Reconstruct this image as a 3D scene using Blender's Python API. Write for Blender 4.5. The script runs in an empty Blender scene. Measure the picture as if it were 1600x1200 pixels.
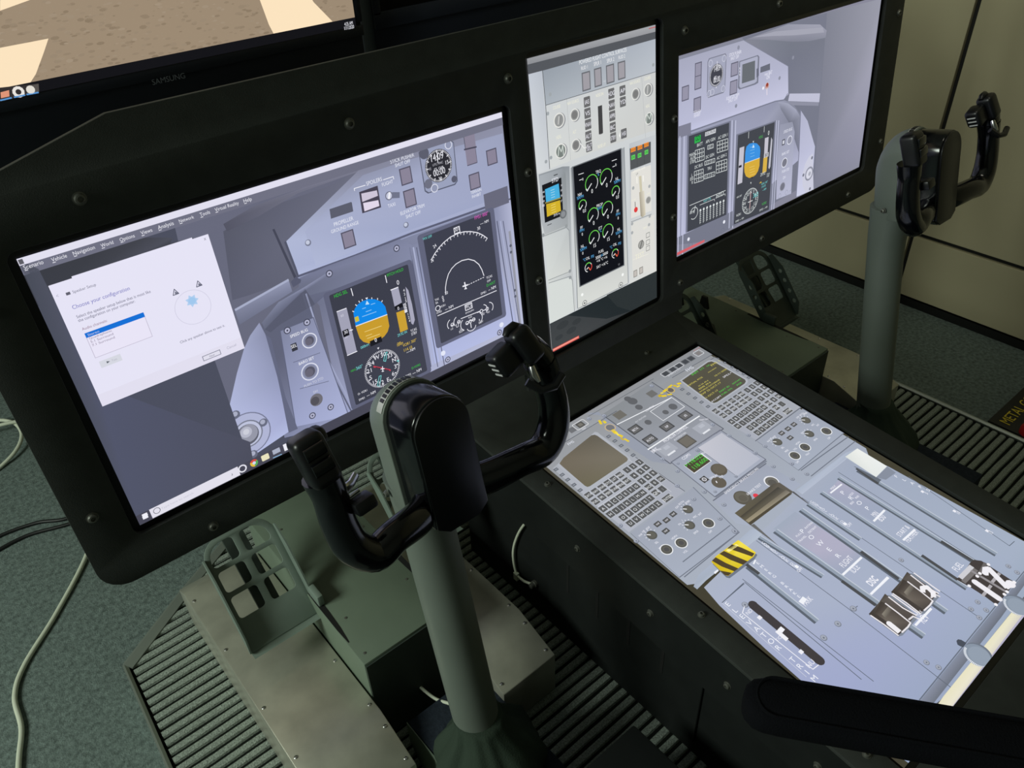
import bpy, bmesh, math, random
from math import sin, cos, pi, radians, sqrt
from mathutils import Vector, Matrix
from mathutils.geometry import tessellate_polygon
random.seed(7)
scn = bpy.context.scene
COL = scn.collection

# ---------------------------------------------------------------- camera, world, lights, exposure
F_PX = 1238.33
CAM = Vector((-0.0603, -0.7065, 0.5921))
YAW, PITCH, ROLL = 0.6746, -0.6334, -0.0471
fw = Vector((sin(YAW) * cos(PITCH), cos(YAW) * cos(PITCH), sin(PITCH)))
_r = fw.cross(Vector((0, 0, 1))).normalized()
_u = _r.cross(fw)
RGT = cos(ROLL) * _r + sin(ROLL) * _u
UPV = -sin(ROLL) * _r + cos(ROLL) * _u
cam_data = bpy.data.cameras.new('camera')
cam = bpy.data.objects.new('camera', cam_data)
COL.objects.link(cam)
m = Matrix((RGT, UPV, -fw)).transposed().to_4x4()
m.translation = CAM
cam.matrix_world = m
cam_data.sensor_width = 36.0
cam_data.lens = F_PX * 36.0 / 1600.0
cam_data.clip_start = 0.01
scn.camera = cam

world = bpy.data.worlds.new('world')
scn.world = world
world.use_nodes = True
world.node_tree.nodes['Background'].inputs[0].default_value = (0.30, 0.38, 0.33, 1)
world.node_tree.nodes['Background'].inputs[1].default_value = 0.03

def area_light(name, loc, target, size, power, color):
    ld = bpy.data.lights.new(name, 'AREA')
    ld.shape = 'RECTANGLE'; ld.size, ld.size_y = size
    ld.energy = power; ld.color = color
    o = bpy.data.objects.new(name, ld)
    COL.objects.link(o)
    o.location = loc
    o.rotation_euler = (Vector(target) - Vector(loc)).to_track_quat('-Z', 'Y').to_euler()
    return o
area_light('lamp_left', (-1.85, 0.22, 1.02), (0.1, 0.0, -0.42), (0.9, 0.7), 42.0, (0.90, 1.0, 0.89))
rl = area_light('wall_fill_right', (0.85, -0.25, 1.85), (1.887, 0.0, 0.75), (0.5, 0.5), 2.5, (1.0, 0.96, 0.80))  # unseen fill light, added to brighten the right wall
rl.data.spread = radians(95)

scn.view_settings.view_transform = 'Standard'
scn.view_settings.look = 'None'
scn.view_settings.exposure = 0.0
scn.view_settings.gamma = 1.0
scn.view_settings.use_curve_mapping = False
scn.cycles.use_denoising = True
scn.cycles.max_bounces = 6
scn.cycles.sample_clamp_indirect = 4.0

# ---------------------------------------------------------------- helpers
def lin(c):
    out = []
    for v in c[:3]:
        v = v / 255.0
        out.append(v / 12.92 if v <= 0.04045 else ((v + 0.055) / 1.055) ** 2.4)
    return (out[0], out[1], out[2], 1.0)

def mat(name, rgb, rough=0.6, metal=0.0, noise=None, bump=None, spec=0.5, coat=0.0, clear=False):
    """noise=(scale, amount) varies the colour, bump=(scale, strength) the surface."""
    M = bpy.data.materials.new(name)
    M.use_nodes = True
    nt = M.node_tree
    b = nt.nodes['Principled BSDF']
    b.inputs['Base Color'].default_value = lin(rgb)
    b.inputs['Roughness'].default_value = rough
    b.inputs['Metallic'].default_value = metal
    b.inputs['Specular IOR Level'].default_value = spec
    b.inputs['Coat Weight'].default_value = coat
    tc = nt.nodes.new('ShaderNodeTexCoord')
    if noise:
        n = nt.nodes.new('ShaderNodeTexNoise')
        n.inputs['Scale'].default_value = noise[0]
        n.inputs['Detail'].default_value = 6
        nt.links.new(tc.outputs['Object'], n.inputs['Vector'])
        r = nt.nodes.new('ShaderNodeValToRGB')
        c = lin(rgb)
        a = noise[1]
        r.color_ramp.elements[0].position = 0.3
        r.color_ramp.elements[1].position = 0.7
        r.color_ramp.elements[0].color = (c[0] * (1 - a), c[1] * (1 - a), c[2] * (1 - a), 1)
        r.color_ramp.elements[1].color = (min(1, c[0] * (1 + a)), min(1, c[1] * (1 + a)), min(1, c[2] * (1 + a)), 1)
        nt.links.new(n.outputs['Fac'], r.inputs['Fac'])
        nt.links.new(r.outputs['Color'], b.inputs['Base Color'])
    if bump:
        n2 = nt.nodes.new('ShaderNodeTexNoise')
        n2.inputs['Scale'].default_value = bump[0]
        n2.inputs['Detail'].default_value = 4
        nt.links.new(tc.outputs['Object'], n2.inputs['Vector'])
        bp = nt.nodes.new('ShaderNodeBump')
        bp.inputs['Strength'].default_value = bump[1]
        bp.inputs['Distance'].default_value = 0.002
        nt.links.new(n2.outputs['Fac'], bp.inputs['Height'])
        nt.links.new(bp.outputs['Normal'], b.inputs['Normal'])
    return M

M = {}
M['plate'] = mat('black_powder_coat', (56, 59, 56), 0.75, noise=(40, 0.12), bump=(900, 0.15), spec=0.3)
M['bezel'] = mat('black_bezel', (8, 9, 11), 0.35)
M['blackbox'] = mat('black_painted_steel', (24, 27, 26), 0.6, noise=(30, 0.15), spec=0.3)
M['tvcase'] = mat('blue_black_tv_case', (40, 44, 56), 0.5)
M['gloss'] = mat('black_gloss_plastic', (7, 8, 12), 0.16, spec=0.6)
M['satin'] = mat('black_satin_plastic', (12, 13, 16), 0.38)
M['column'] = mat('grey_green_paint', (104, 112, 104), 0.5, noise=(12, 0.05))
M['fabric'] = mat('black_fabric', (13, 14, 18), 0.95, bump=(600, 0.4), spec=0.1)
M['boot'] = mat('dark_green_cloth', (50, 62, 52), 0.85, bump=(500, 0.3), spec=0.2)
M['steel'] = mat('brushed_zinc_sheet', (188, 187, 172), 0.36, 0.6, noise=(18, 0.18), bump=(60, 0.08))
M['bolt'] = mat('dark_zinc_bolt', (112, 113, 106), 0.45, 0.6)
M['chrome'] = mat('bright_steel', (200, 200, 200), 0.25, 1.0)
M['housing'] = mat('grey_green_sheet', (104, 118, 102), 0.55, noise=(9, 0.12))
M['housing_shade'] = mat('shade_green_sheet', (52, 62, 55), 0.6, noise=(9, 0.1))  # darker copy of the housing paint, shade put into the colour
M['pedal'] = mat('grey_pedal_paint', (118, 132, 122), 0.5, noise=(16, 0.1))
M['pedal_dark'] = mat('dark_slot', (8, 9, 8), 0.8)
M['carpet'] = mat('grey_green_carpet', (102, 114, 110), 0.95, noise=(130, 0.36), bump=(420, 0.8), spec=0.1)
M['rib'] = mat('ribbed_carpet', (138, 147, 138), 0.95, noise=(420, 0.4), bump=(500, 0.8), spec=0.1)
M['ribbase'] = mat('ribbed_carpet_backing', (22, 26, 22), 0.95, spec=0.1)
M['boxcarpet'] = mat('dark_blue_felt', (40, 46, 54), 0.95, noise=(200, 0.2), bump=(400, 0.4), spec=0.1)
M['alu'] = mat('aluminium_edge', (150, 158, 150), 0.45, 0.6)
M['wall'] = mat('beige_wall_panel', (176, 168, 138), 0.7, noise=(5, 0.04))
M['gap'] = mat('dark_joint', (14, 14, 12), 0.8)
M['skirt'] = mat('black_skirting', (14, 14, 13), 0.5)
M['wallplain'] = mat('wall_paint', (150, 152, 142), 0.8)
M['ceiling'] = mat('white_ceiling', (190, 190, 184), 0.8)
M['cable_w'] = mat('white_cable', (205, 210, 190), 0.5)
M['cable_b'] = mat('black_cable', (12, 14, 14), 0.5)
M['yellow'] = mat('yellow_print', (190, 170, 40), 0.6)
M['red'] = mat('red_plastic', (170, 20, 24), 0.4)
M['white'] = mat('white_print', (200, 200, 200), 0.6)
M['silver_label'] = mat('silver_label', (190, 190, 184), 0.35, 0.3)
M['tvlogo'] = mat('grey_print', (120, 124, 132), 0.5)

class MB:
    def __init__(s): s.v = []; s.f = []
    def add(s, vs, fs):
        b = len(s.v); s.v += [Vector(v) for v in vs]; s.f += [tuple(i + b for i in f) for f in fs]; return s
    def box(s, lo, hi, R=None, o=None):
        x0, y0, z0 = lo; x1, y1, z1 = hi
        vs = [(x0,y0,z0),(x1,y0,z0),(x1,y1,z0),(x0,y1,z0),(x0,y0,z1),(x1,y0,z1),(x1,y1,z1),(x0,y1,z1)]
        if R is not None: vs = [Vector(o or (0,0,0)) + R @ Vector(v) for v in vs]
        return s.add(vs, [(0,3,2,1),(4,5,6,7),(0,1,5,4),(1,2,6,5),(2,3,7,6),(3,0,4,7)])
    def loft(s, rings, cap=True, closed=True):
        n = len(rings[0]); b = len(s.v)
        for r in rings: s.v += [Vector(v) for v in r]
        for i in range(len(rings) - 1):
            for j in range(n if closed else n - 1):
                k = (j + 1) % n
                s.f.append((b+i*n+j, b+i*n+k, b+(i+1)*n+k, b+(i+1)*n+j))
        if cap:
            s.f.append(tuple(b + j for j in reversed(range(n))))
            s.f.append(tuple(b + (len(rings)-1)*n + j for j in range(n)))
        return s
    def prism(s, poly, ext):
        e = Vector(ext); p = [Vector(q) for q in poly]
        return s.loft([p, [q + e for q in p]])
    def tube(s, pts, r, n=12, cap=True, flat=None, up=None):
        """swept tube; r number or list of (ra, rb) / numbers; up = preferred direction of ra."""
        P = [Vector(q) for q in pts]
        rs = r if isinstance(r, (list, tuple)) else [r] * len(P)
        rings = []; N = None
        for i, q in enumerate(P):
            t = (P[min(i+1, len(P)-1)] - P[max(i-1, 0)]).normalized()
            if N is None:
                a = Vector(up) if up is not None else (Vector((0,0,1)) if abs(t.z) < .9 else Vector((1,0,0)))
                N = (a - t * a.dot(t)).normalized()
            else:
                a = Vector(up) if up is not None else N
                N = (a - t * a.dot(t)).normalized()
            B = t.cross(N)
            rr = rs[i]
            ra, rb = rr if isinstance(rr, (list, tuple)) else (rr, rr)
            rings.append([q + N * ra * cos(2*pi*j/n) + B * rb * sin(2*pi*j/n) for j in range(n)])
        return s.loft(rings, cap)
    def lathe(s, prof, o, axis=(0,0,1), n=20):
        ax = Vector(axis).normalized()
        a = Vector((1,0,0)) if abs(ax.x) < .9 else Vector((0,1,0))
        X = (a - ax * a.dot(ax)).normalized(); Y = ax.cross(X); o = Vector(o)
        rings = [[o + ax * h + (X * cos(2*pi*j/n) + Y * sin(2*pi*j/n)) * max(r, 1e-5) for j in range(n)] for r, h in prof]
        return s.loft(rings)
    def mesh(s, name, bevel=0, seg=2, angle=40):
        me = bpy.data.meshes.new(name)
        me.from_pydata([tuple(v) for v in s.v], [], s.f)
        bm = bmesh.new(); bm.from_mesh(me)
        bmesh.ops.recalc_face_normals(bm, faces=bm.faces)
        if bevel:
            es = [e for e in bm.edges if len(e.link_faces) == 2 and e.calc_face_angle(0) > radians(35)]
            bmesh.ops.bevel(bm, geom=es, offset=bevel, segments=seg, affect='EDGES', profile=0.5, clamp_overlap=True)
        bm.to_mesh(me); bm.free()
        for p in me.polygons: p.use_smooth = True
        me.set_sharp_from_angle(angle=radians(angle))
        return me

def wloc(o):
    v = Vector(o.location)
    while o.parent: o = o.parent; v += Vector(o.location)
    return v
def link_mesh(name, me, material, parent=None, origin=None):
    o = bpy.data.objects.new(name, me)
    COL.objects.link(o)
    base = Vector(origin) if origin is not None else (wloc(parent) if parent else Vector((0,0,0)))
    me.transform(Matrix.Translation(-base))
    if parent:
        o.parent = parent; o.location = base - wloc(parent)
    else:
        o.location = base
    if material and not me.materials: me.materials.append(material)
    return o
def obj(name, mb, material, parent=None, origin=None, bevel=0, seg=2, angle=40):
    return link_mesh(name, mb.mesh(name, bevel, seg, angle), material, parent, origin)
def dup(o, shift, parent=None):
    c = o.copy(); COL.objects.link(c)
    if parent is not None: c.parent = parent
    c.location = Vector(o.location) + Vector(shift)
    return c
def tag(o, label=None, cat=None, group=None, kind=None):
    if label: o['label'] = label
    if cat: o['category'] = cat
    if group: o['group'] = group
    if kind: o['kind'] = kind
    return o
def thing(name, loc, label, cat, group=None):
    o = bpy.data.objects.new(name, None); COL.objects.link(o); o.location = loc
    o.empty_display_size = 0.05
    return tag(o, label, cat, group)

def fill_loops(loops, depth, frame, name='plate', bevel=0.0):
    """flat plate with holes: loops are 2-D outlines, frame=(o, ex, ey, en); extends depth along -en."""
    cu = bpy.data.curves.new('tmp', 'CURVE'); cu.dimensions = '2D'; cu.fill_mode = 'BOTH'
    cu.extrude = depth / 2 - bevel; cu.bevel_depth = bevel; cu.bevel_resolution = 1
    for lp in loops:
        sp = cu.splines.new('POLY'); sp.points.add(len(lp) - 1)
        for i, q in enumerate(lp): sp.points[i].co = (q[0], q[1], 0, 1)
        sp.use_cyclic_u = True
    t = bpy.data.objects.new('tmp', cu)
    me = bpy.data.meshes.new_from_object(t)
    bpy.data.objects.remove(t); bpy.data.curves.remove(cu)
    o, ex, ey, en = [Vector(q) for q in frame]
    for v in me.vertices:
        c = v.co.copy(); v.co = o + ex * c.x + ey * c.y + en * (c.z - depth / 2)
    me.materials.clear()
    bm = bmesh.new(); bm.from_mesh(me)
    bmesh.ops.remove_doubles(bm, verts=bm.verts, dist=1e-6)
    bmesh.ops.recalc_face_normals(bm, faces=bm.faces)
    bm.to_mesh(me); bm.free()
    for p in me.polygons: p.use_smooth = True
    me.set_sharp_from_angle(angle=radians(35))
    me.name = name
    return me

def rrect(x0, y0, x1, y1, r, n=5):
    if not isinstance(r, (list, tuple)): r = [r] * 4
    pts = []
    for (cx, cy, a0), rr in zip(((x1, y1, 0), (x0, y1, 90), (x0, y0, 180), (x1, y0, 270)), r):
        sx = -1 if cx == x1 else 1; sy = -1 if cy == y1 else 1
        for k in range(n + 1):
            a = radians(a0 + 90 * k / n)
            pts.append((cx + sx * rr + rr * cos(a), cy + sy * rr + rr * sin(a)))
    return pts

_txt = {}
def text_mesh(s):
    if s in _txt: return _txt[s]
    cu = bpy.data.curves.new('txt', 'FONT'); cu.body = s; cu.size = 1.0; cu.resolution_u = 3
    cu.fill_mode = 'FRONT'
    t = bpy.data.objects.new('txt', cu)
    me = bpy.data.meshes.new_from_object(t)
    vs = [(v.co.x, v.co.y) for v in me.vertices]; fs = [tuple(p.vertices) for p in me.polygons]
    bpy.data.objects.remove(t); bpy.data.curves.remove(cu); bpy.data.meshes.remove(me)
    x0 = min(v[0] for v in vs); x1 = max(v[0] for v in vs)
    vs = [((x - x0), y) for x, y in vs]
    _txt[s] = (vs, fs, x1 - x0)
    return _txt[s]

# ---------------------------------------------------------------- flat pictures shown on screens
def solve_h(px):
    d = RGT * ((px[0] - 800) / F_PX) - UPV * ((px[1] - 600) / F_PX) + fw
    return d
class Picture:
    """A picture drawn as flat coloured shapes lying in the plane of a display.
    Measurements taken on the photograph are converted once to the display's own coordinates."""
    def __init__(s, o, eu, ev, step=0.00004):
        s.o = Vector(o); s.eu = Vector(eu); s.ev = Vector(ev); s.en = s.eu.cross(s.ev)
        s.v = []; s.f = []; s.c = []; s.step = step; s.k = (0, 0, 1.0); s.lv = 0; s.clip = None; s.wk = 1.0
    def crop(s, x, y, k): s.k = (x, y, k)
    def uv(s, q):
        p = (s.k[0] + q[0] / s.k[2], s.k[1] + q[1] / s.k[2])
        d = solve_h(p)
        X = CAM + d * ((s.o - CAM).dot(s.en) / d.dot(s.en)) - s.o
        return (X.dot(s.eu), X.dot(s.ev))
    def raw(s, pts, faces, col, lv):
        b = len(s.v); h = lv * s.step
        for i, q in enumerate(pts):
            s.v.append(s.o + s.eu * q[0] + s.ev * q[1] + s.en * h)
            s.c.append(lin(col[i] if isinstance(col, list) else col))
        s.f += [tuple(j + b for j in f) for f in faces]
    def polyuv(s, P, col, lv):
        if s.clip:
            x0, y0, x1, y1 = s.clip
            P = [(min(max(a, x0), x1), min(max(b, y0), y1)) for a, b in P]
        T = tessellate_polygon([[Vector((a, b, 0)) for a, b in P]])
        s.raw(P, [tuple(t) for t in T], col, lv)
    def poly(s, pts, col, lv=1): s.polyuv([s.uv(q) for q in pts], col, lv)
    def boxuv(s, u0, v0, u1, v1, col, lv):
        s.polyuv([(u0, v0), (u1, v0), (u1, v1), (u0, v1)], col, lv)
    def box(s, a, b, col, lv=2, r=0, pad=0):
        A = s.uv(a); B = s.uv(b)
        u0, u1 = sorted((A[0], B[0])); v0, v1 = sorted((A[1], B[1]))
        u0 -= pad; v0 -= pad; u1 += pad; v1 += pad
        if r: s.polyuv(rrect(u0, v0, u1, v1, r, 3), col, lv)
        else: s.boxuv(u0, v0, u1, v1, col, lv)
    def frame(s, a, b, w, col, lv=3, r=0):
        A = s.uv(a); B = s.uv(b)
        u0, u1 = sorted((A[0], B[0])); v0, v1 = sorted((A[1], B[1]))
        if r:
            q = rrect(u0, v0, u1, v1, r, 3); s.lineuv(q + [q[0]], w, col, lv)
        else:
            s.boxuv(u0, v0, u1, v0 + w, col, lv); s.boxuv(u0, v1 - w, u1, v1, col, lv)
            s.boxuv(u0, v0, u0 + w, v1, col, lv); s.boxuv(u1 - w, v0, u1, v1, col, lv)
    def cbox(s, c, w, h, col, lv=3, r=0):
        a = s.uv(c)
        if r: s.polyuv(rrect(a[0]-w/2, a[1]-h/2, a[0]+w/2, a[1]+h/2, r, 2), col, lv)
        else: s.boxuv(a[0]-w/2, a[1]-h/2, a[0]+w/2, a[1]+h/2, col, lv)
    def lineuv(s, P, w, col, lv):
        w *= s.wk
        for i in range(len(P) - 1):
            a = Vector(P[i]); b = Vector(P[i+1]); d = b - a
            if d.length < 1e-7: continue
            n = Vector((-d.y, d.x)).normalized() * w / 2
            e = d.normalized() * w * (.25 if len(P) > 2 else 0)
            s.polyuv([tuple(a - e - n), tuple(b + e - n), tuple(b + e + n), tuple(a - e + n)], col, lv)
    def line(s, pts, w, col, lv=3): s.lineuv([s.uv(q) for q in pts], w, col, lv)
    def rad(s, c, e):
        a = s.uv(c); b = s.uv(e); return sqrt((a[0]-b[0])**2 + (a[1]-b[1])**2)
    def disc(s, c, r, col, lv=3, n=24, ry=None):
        a = s.uv(c); ry = ry or r
        s.polyuv([(a[0] + r*cos(2*pi*i/n), a[1] + ry*sin(2*pi*i/n)) for i in range(n)], col, lv)
    def arc(s, c, r, a0, a1, w, col, lv=3, n=20, ry=None):
        a = s.uv(c); ry = ry or r
        P = [(a[0] + r*cos(radians(a0 + (a1-a0)*i/n)), a[1] + ry*sin(radians(a0 + (a1-a0)*i/n))) for i in range(n+1)]
        s.lineuv(P, w, col, lv)
    def ring(s, c, r, w, col, lv=3, n=24): s.arc(c, r, 0, 360, w, col, lv, n)
    def ticks(s, c, r0, r1, a0, a1, n, w, col, lv=4):
        a = s.uv(c)
        for i in range(n):
            t = radians(a0 + (a1 - a0) * i / max(1, n - 1))
            s.lineuv([(a[0] + r0*cos(t), a[1] + r0*sin(t)), (a[0] + r1*cos(t), a[1] + r1*sin(t))], w, col, lv)
    def textuv(s, t, a, b, col, lv, hk):
        vs, fs, wd = text_mesh(t)
        d = Vector(b) - Vector(a); L = d.length; x = d / L; y = Vector((-x.y, x.x))
        sx = L / wd; sy = sx * hk
        s.raw([tuple(Vector(a) + x * vx * sx + y * vy * sy) for vx, vy in vs], fs, col, lv)
    def text(s, t, a, b, col=(245, 245, 250), lv=4, hk=1.15):
        A = s.uv(a); B = s.uv(b)
        if abs(B[1] - A[1]) < .25 * abs(B[0] - A[0]) : B = (B[0], A[1])
        s.textuv(t, A, B, col, lv, hk)
    def textc(s, t, c, h, col=(245, 245, 250), lv=4, k=1.0):
        """centred at c, capital height h (m), k = width factor"""
        vs, fs, wd = text_mesh(t); a = s.uv(c); sy = h / 0.70; sx = sy * k
        s.raw([(a[0] + (x - wd/2) * sx, a[1] - h/2 + y * sy) for x, y in vs], fs, col, lv)
    def build(s, name, material, parent):
        me = bpy.data.meshes.new(name)
        me.from_pydata([tuple(v) for v in s.v], [], s.f)
        at = me.color_attributes.new('Col', 'FLOAT_COLOR', 'POINT')
        flat = [x for c in s.c for x in c]
        at.data.foreach_set('color', flat)
        return link_mesh(name, me, material, parent)

def picture_material(name, strength=1.0, rough=0.25, noise=None):
    P = bpy.data.materials.new(name); P.use_nodes = True
    nt = P.node_tree; b = nt.nodes['Principled BSDF']
    b.inputs['Base Color'].default_value = (0.004, 0.004, 0.005, 1)
    b.inputs['Roughness'].default_value = rough
    b.inputs['Specular IOR Level'].default_value = 0.3
    a = nt.nodes.new('ShaderNodeVertexColor'); a.layer_name = 'Col'
    nt.links.new(a.outputs['Color'], b.inputs['Emission Color'])
    b.inputs['Emission Strength'].default_value = strength
    return P
M['screen'] = picture_material('lit_screen')

# ---------------------------------------------------------------- main dimensions
TILT = 0.0969
PX = Vector((1, 0, 0)); PV = Vector((0, sin(TILT), cos(TILT))); PN = PX.cross(PV)   # instrument panel plane
PED_S = 0.08
PEDO = Vector((0.4997, -0.0359, -0.1652))                                            # far left corner of the pedestal display
PDV = Vector((0, cos(PED_S), sin(PED_S))); PDN = PX.cross(PDV)
CX = 0.6904                                                                          # plane of symmetry of the cockpit
FLOOR, MAT = -0.53, -0.47
def pan(x, v, n=0.0): return PX * x + PV * v + PN * n
def ped(u, d, n=0.0): return PEDO + PX * u - PDV * d + PDN * n

# ---------------------------------------------------------------- the room
def struct(name, mb, material, bevel=0):
    return tag(obj(name, mb, material, bevel=bevel), kind='structure')
WX = 1.887
struct('floor', MB().box((-2.4, -2.8, FLOOR - .1), (WX + .2, 2.4, FLOOR)), M['carpet'])
struct('ceiling', MB().box((-2.4, -2.8, 1.95), (WX + .2, 2.4, 2.05)), M['ceiling'])
struct('wall_left', MB().box((-2.4, -2.8, FLOOR), (-2.3, 2.4, 1.95)), M['wallplain'])
struct('wall_back', MB().box((-2.3, -2.8, FLOOR), (WX, -2.7, 1.95)), M['wallplain'])
struct('wall_front', MB().box((-2.3, 2.3, FLOOR), (WX, 2.4, 1.95)), M['wallplain'])
wr = struct('wall_right', MB().box((WX + .012, -2.8, FLOOR), (WX + .15, 2.4, 1.95)), M['gap'])
g = .006
for (y0, y1) in ((-2.7, -1.13), (-1.13, .071), (.071, 1.27), (1.27, 2.3)):
    for (z0, z1) in ((FLOOR + .022, -.3315), (-.3315, .87), (.87, 1.95)):
        obj('panel', MB().box((WX, y0 + g, z0 + g), (WX + .0125, y1 - g, z1 - g)), M['wall'], wr, bevel=.001, seg=1)
struct('baseboard_right', MB().box((WX + .003, -2.7, FLOOR), (WX + .013, 2.3, FLOOR + .022)), M['skirt'])

# ---------------------------------------------------------------- television screens in front of the cockpit
def television(name, x0, x1, y, label, lit):
    ztop = .98
    t = thing(name, ((x0 + x1) / 2, y, .27), label, 'television', None)
    obj('housing', MB().box((x0, y, .27), (x1, y + .05, ztop)), M['tvcase'], t, bevel=.004)
    obj('lower_bezel', MB().box((x0, y - .004, .334), (x1, y, .357 if not lit else .348)), M['tvcase'], t, bevel=.0015)
    obj('side_bezel', MB().box((x0, y - .004, .352), (x0 + .012, y, ztop)), M['tvcase'], t, bevel=.0015)
    obj('side_bezel', MB().box((x1 - .012, y - .004, .352), (x1, y, ztop)), M['tvcase'], t, bevel=.0015)
    return t
TVY = .35
tv = television('television', -.60, .545, TVY, 'lit television showing brown ground and pale runway stripes behind panel', True)
tv2 = television('television', .572, 1.72, TVY + .012, 'dark switched-off television behind the top of the instrument panel', False)
obj('blank_screen', MB().box((.584, TVY + .0105, .357), (1.708, TVY + .012, .97)), M['bezel'], tv2)

# ---------------------------------------------------------------- instrument panel
panel = thing('instrument_panel', pan(.69, -.06, -.01), 'wide black bolted instrument panel holding three flight displays', 'panel')
PT = .006                                     # plate front stands this far before the screens
X0, X1 = -.055, 1.453
outline = ([(X1, -.030)] + [(X1, .352), (1.385, .3708), (1.28, .3945), (.107, .3945), (.0166, .3708), (X0, .352)]
           + [(X0 + .03 - .03 * cos(radians(a)), -.027 - .03 * sin(radians(a))) for a in range(0, 91, 15)]
           + [(.518, -.057), (.524, -.062), (.524, -.088), (.857, -.088), (.857, -.062), (.863, -.057)]
           + [(X1 - .03 + .03 * cos(radians(a)), -.027 - .03 * sin(radians(a))) for a in range(90, 0, -15)])
MON = {'L': (0, 0, .531, .2990), 'C': (.5774, -.0495, .8021, .3495), 'R': (.8499, .0027, 1.3809, .3017)}
holes = []
for (a, b, c, d) in MON.values():
    holes.append(rrect(a - .0085, b - .0085, c + .0095, d + .0085, .010))
plate_me = fill_loops([outline] + holes, .0066, (pan(0, 0, PT), PX, PV, PN), 'panel_plate', .0006)
link_mesh('plate', plate_me, M['plate'], panel)
BOLTS = [(.063, .334), (.329, .334), (.541, .335), (.558, .22), (.56, .072), (-.036, .037), (-.036, .265), (.834, .221), (.854, .334),
         (.833, .075), (.851, -.04), (.065, -.041), (.329, -.041), (1.067, -.037), (1.34, -.039), (1.437, .265), (1.07, .335), (1.437, .038), (1.34, .334)]
bolt0 = None
def bolt_mesh(o, ax, r=.0050):
    mb = MB().lathe([(r, 0), (r, .0016), (r * .82, .0034), (r * .5, .0038), (r * .48, .0015), (r * .1, .0012), (0, .0012)], o, ax, 14)
    mb.lathe([(r * 1.2, 0), (r * 1.2, .0006), (r, .0007)], o, ax, 14)
    return mb
for i, (x, v) in enumerate(BOLTS):
    p = pan(x, v, PT)
    if bolt0 is None: bolt0 = obj('bolt', bolt_mesh(p, PN), M['bolt'], panel, p)
    else: dup(bolt0, p - wloc(bolt0), panel)
# rear frame that carries the panel down to the platform
fr = MB()
for x in (.52, .86):
    fr.box((x - .02, .16, MAT + .001), (x + .02, .20, .30)); fr.box((x - .02, .065, .24), (x + .02, .161, .27))
fr.box((.0, .16, .24), (1.38, .20, .28))
obj('support_frame', fr, M['blackbox'], panel)

def display(name, rect, label):
    a, b, c, d = rect
    R = Matrix((PX, PV, PN)).transposed()
    t = thing(name, pan((a + c) / 2, b, -.02), label, 'display', 'flight displays set in the instrument panel')
    obj('casing', MB().box((a - .012, b - .012, -.022), (c + .013, d + .012, -.0012), R), M['bezel'], t)
    return t
dispL = display('flight_display', MON['L'], 'left landscape display with a white dialog window and primary flight instruments')
dispC = display('flight_display', MON['C'], 'upright middle display with the round green engine gauges')
dispR = display('flight_display', MON['R'], 'right landscape display with empty grey area along its right side')

# ---------------------------------------------------------------- centre pedestal
pedestal = thing('center_pedestal', (CX, -.33, MAT), 'black box pedestal carrying a flat touchscreen between the two control columns', 'pedestal')
PU0, PU1, PD0, PD1 = -.050, .430, -.135, .66
DW, DL = .3815, .5918
top = fill_loops([rrect(PU0, -PD1, PU1, -PD0, .006, 2), rrect(-.016, -DL - .008, DW + .010, .008, .004, 3)], .006,
                 (ped(0, 0, .004), PX, PDV, PDN), 'pedestal_top', .0005)
link_mesh('top_plate', top, M['plate'], pedestal)
Rp = Matrix((PX, PDV, PDN)).transposed()
# sides: an upper skirt and a set-back lower body
for u, sx in ((PU0, 1), (PU1, -1)):
    mb = MB()
    a, b = ped(u, PD0, -.003), ped(u, PD1, -.003)
    w = PX * (.004 * sx)
    mb.prism([a, b, b - PDN * .082, a - PDN * .082], w)
    obj('side_skirt', mb, M['blackbox'], pedestal)
    for d in (.16, .29, .41, .53):
        q = ped(u, d, -.035) if d < .4 else ped(u, d, -.042)
        obj('bolt', bolt_mesh(q, (-sx, 0, 0), .0042), M['bolt'], pedestal, q)
mb = MB(); a, b = ped(PU0, PD0, -.003), ped(PU1, PD0, -.003)
mb.prism([a, b, b - PDN * .082, a - PDN * .082], -PDV * .004)
obj('front_skirt', mb, M['blackbox'], pedestal)
mb = MB(); a, b = ped(PU0, PD1, -.003), ped(PU1, PD1, -.003)
mb.prism([a, b, b - PDN * .082, a - PDN * .082], PDV * .004)
obj('rear_skirt', mb, M['blackbox'], pedestal)
c0, c1 = PEDO.x + PU0 + .022, PEDO.x + PU1 - .022
yA, yB = PEDO.y - PD0 * 1 - .004, PEDO.y - PD1 + .03
body = MB()
zf, zb = PEDO.z - .03, PEDO.z - .08
body.add([(c0, yB, MAT + .0008), (c1, yB, MAT + .0008), (c1, yA, MAT + .0008), (c0, yA, MAT + .0008), (c0, yB, zb), (c1, yB, zb), (c1, yA, zf), (c0, yA, zf)],
         [(0,3,2,1),(4,5,6,7),(0,1,5,4),(1,2,6,5),(2,3,7,6),(3,0,4,7)])
obj('body', body, M['blackbox'], pedestal)
obj('access_panel', MB().box((c0 - .004, -.40, MAT + .03), (c0, -.11, -.262)), M['blackbox'], pedestal, bevel=.001, seg=1)
for y in (-.155, -.215, -.275, -.335):
    obj('slot', MB().box((c0 - .0046, y - .0025, -.352), (c0 - .004, y + .0025, -.285)), M['pedal_dark'], pedestal)
for u, d in ((.298, -.039), (-.030, .075), (-.030, .345), (.08, -.039), (-.030, .56)):
    q = ped(u, d, .004); obj('bolt', bolt_mesh(q, PDN, .0038), M['bolt'], pedestal, q)

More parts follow.
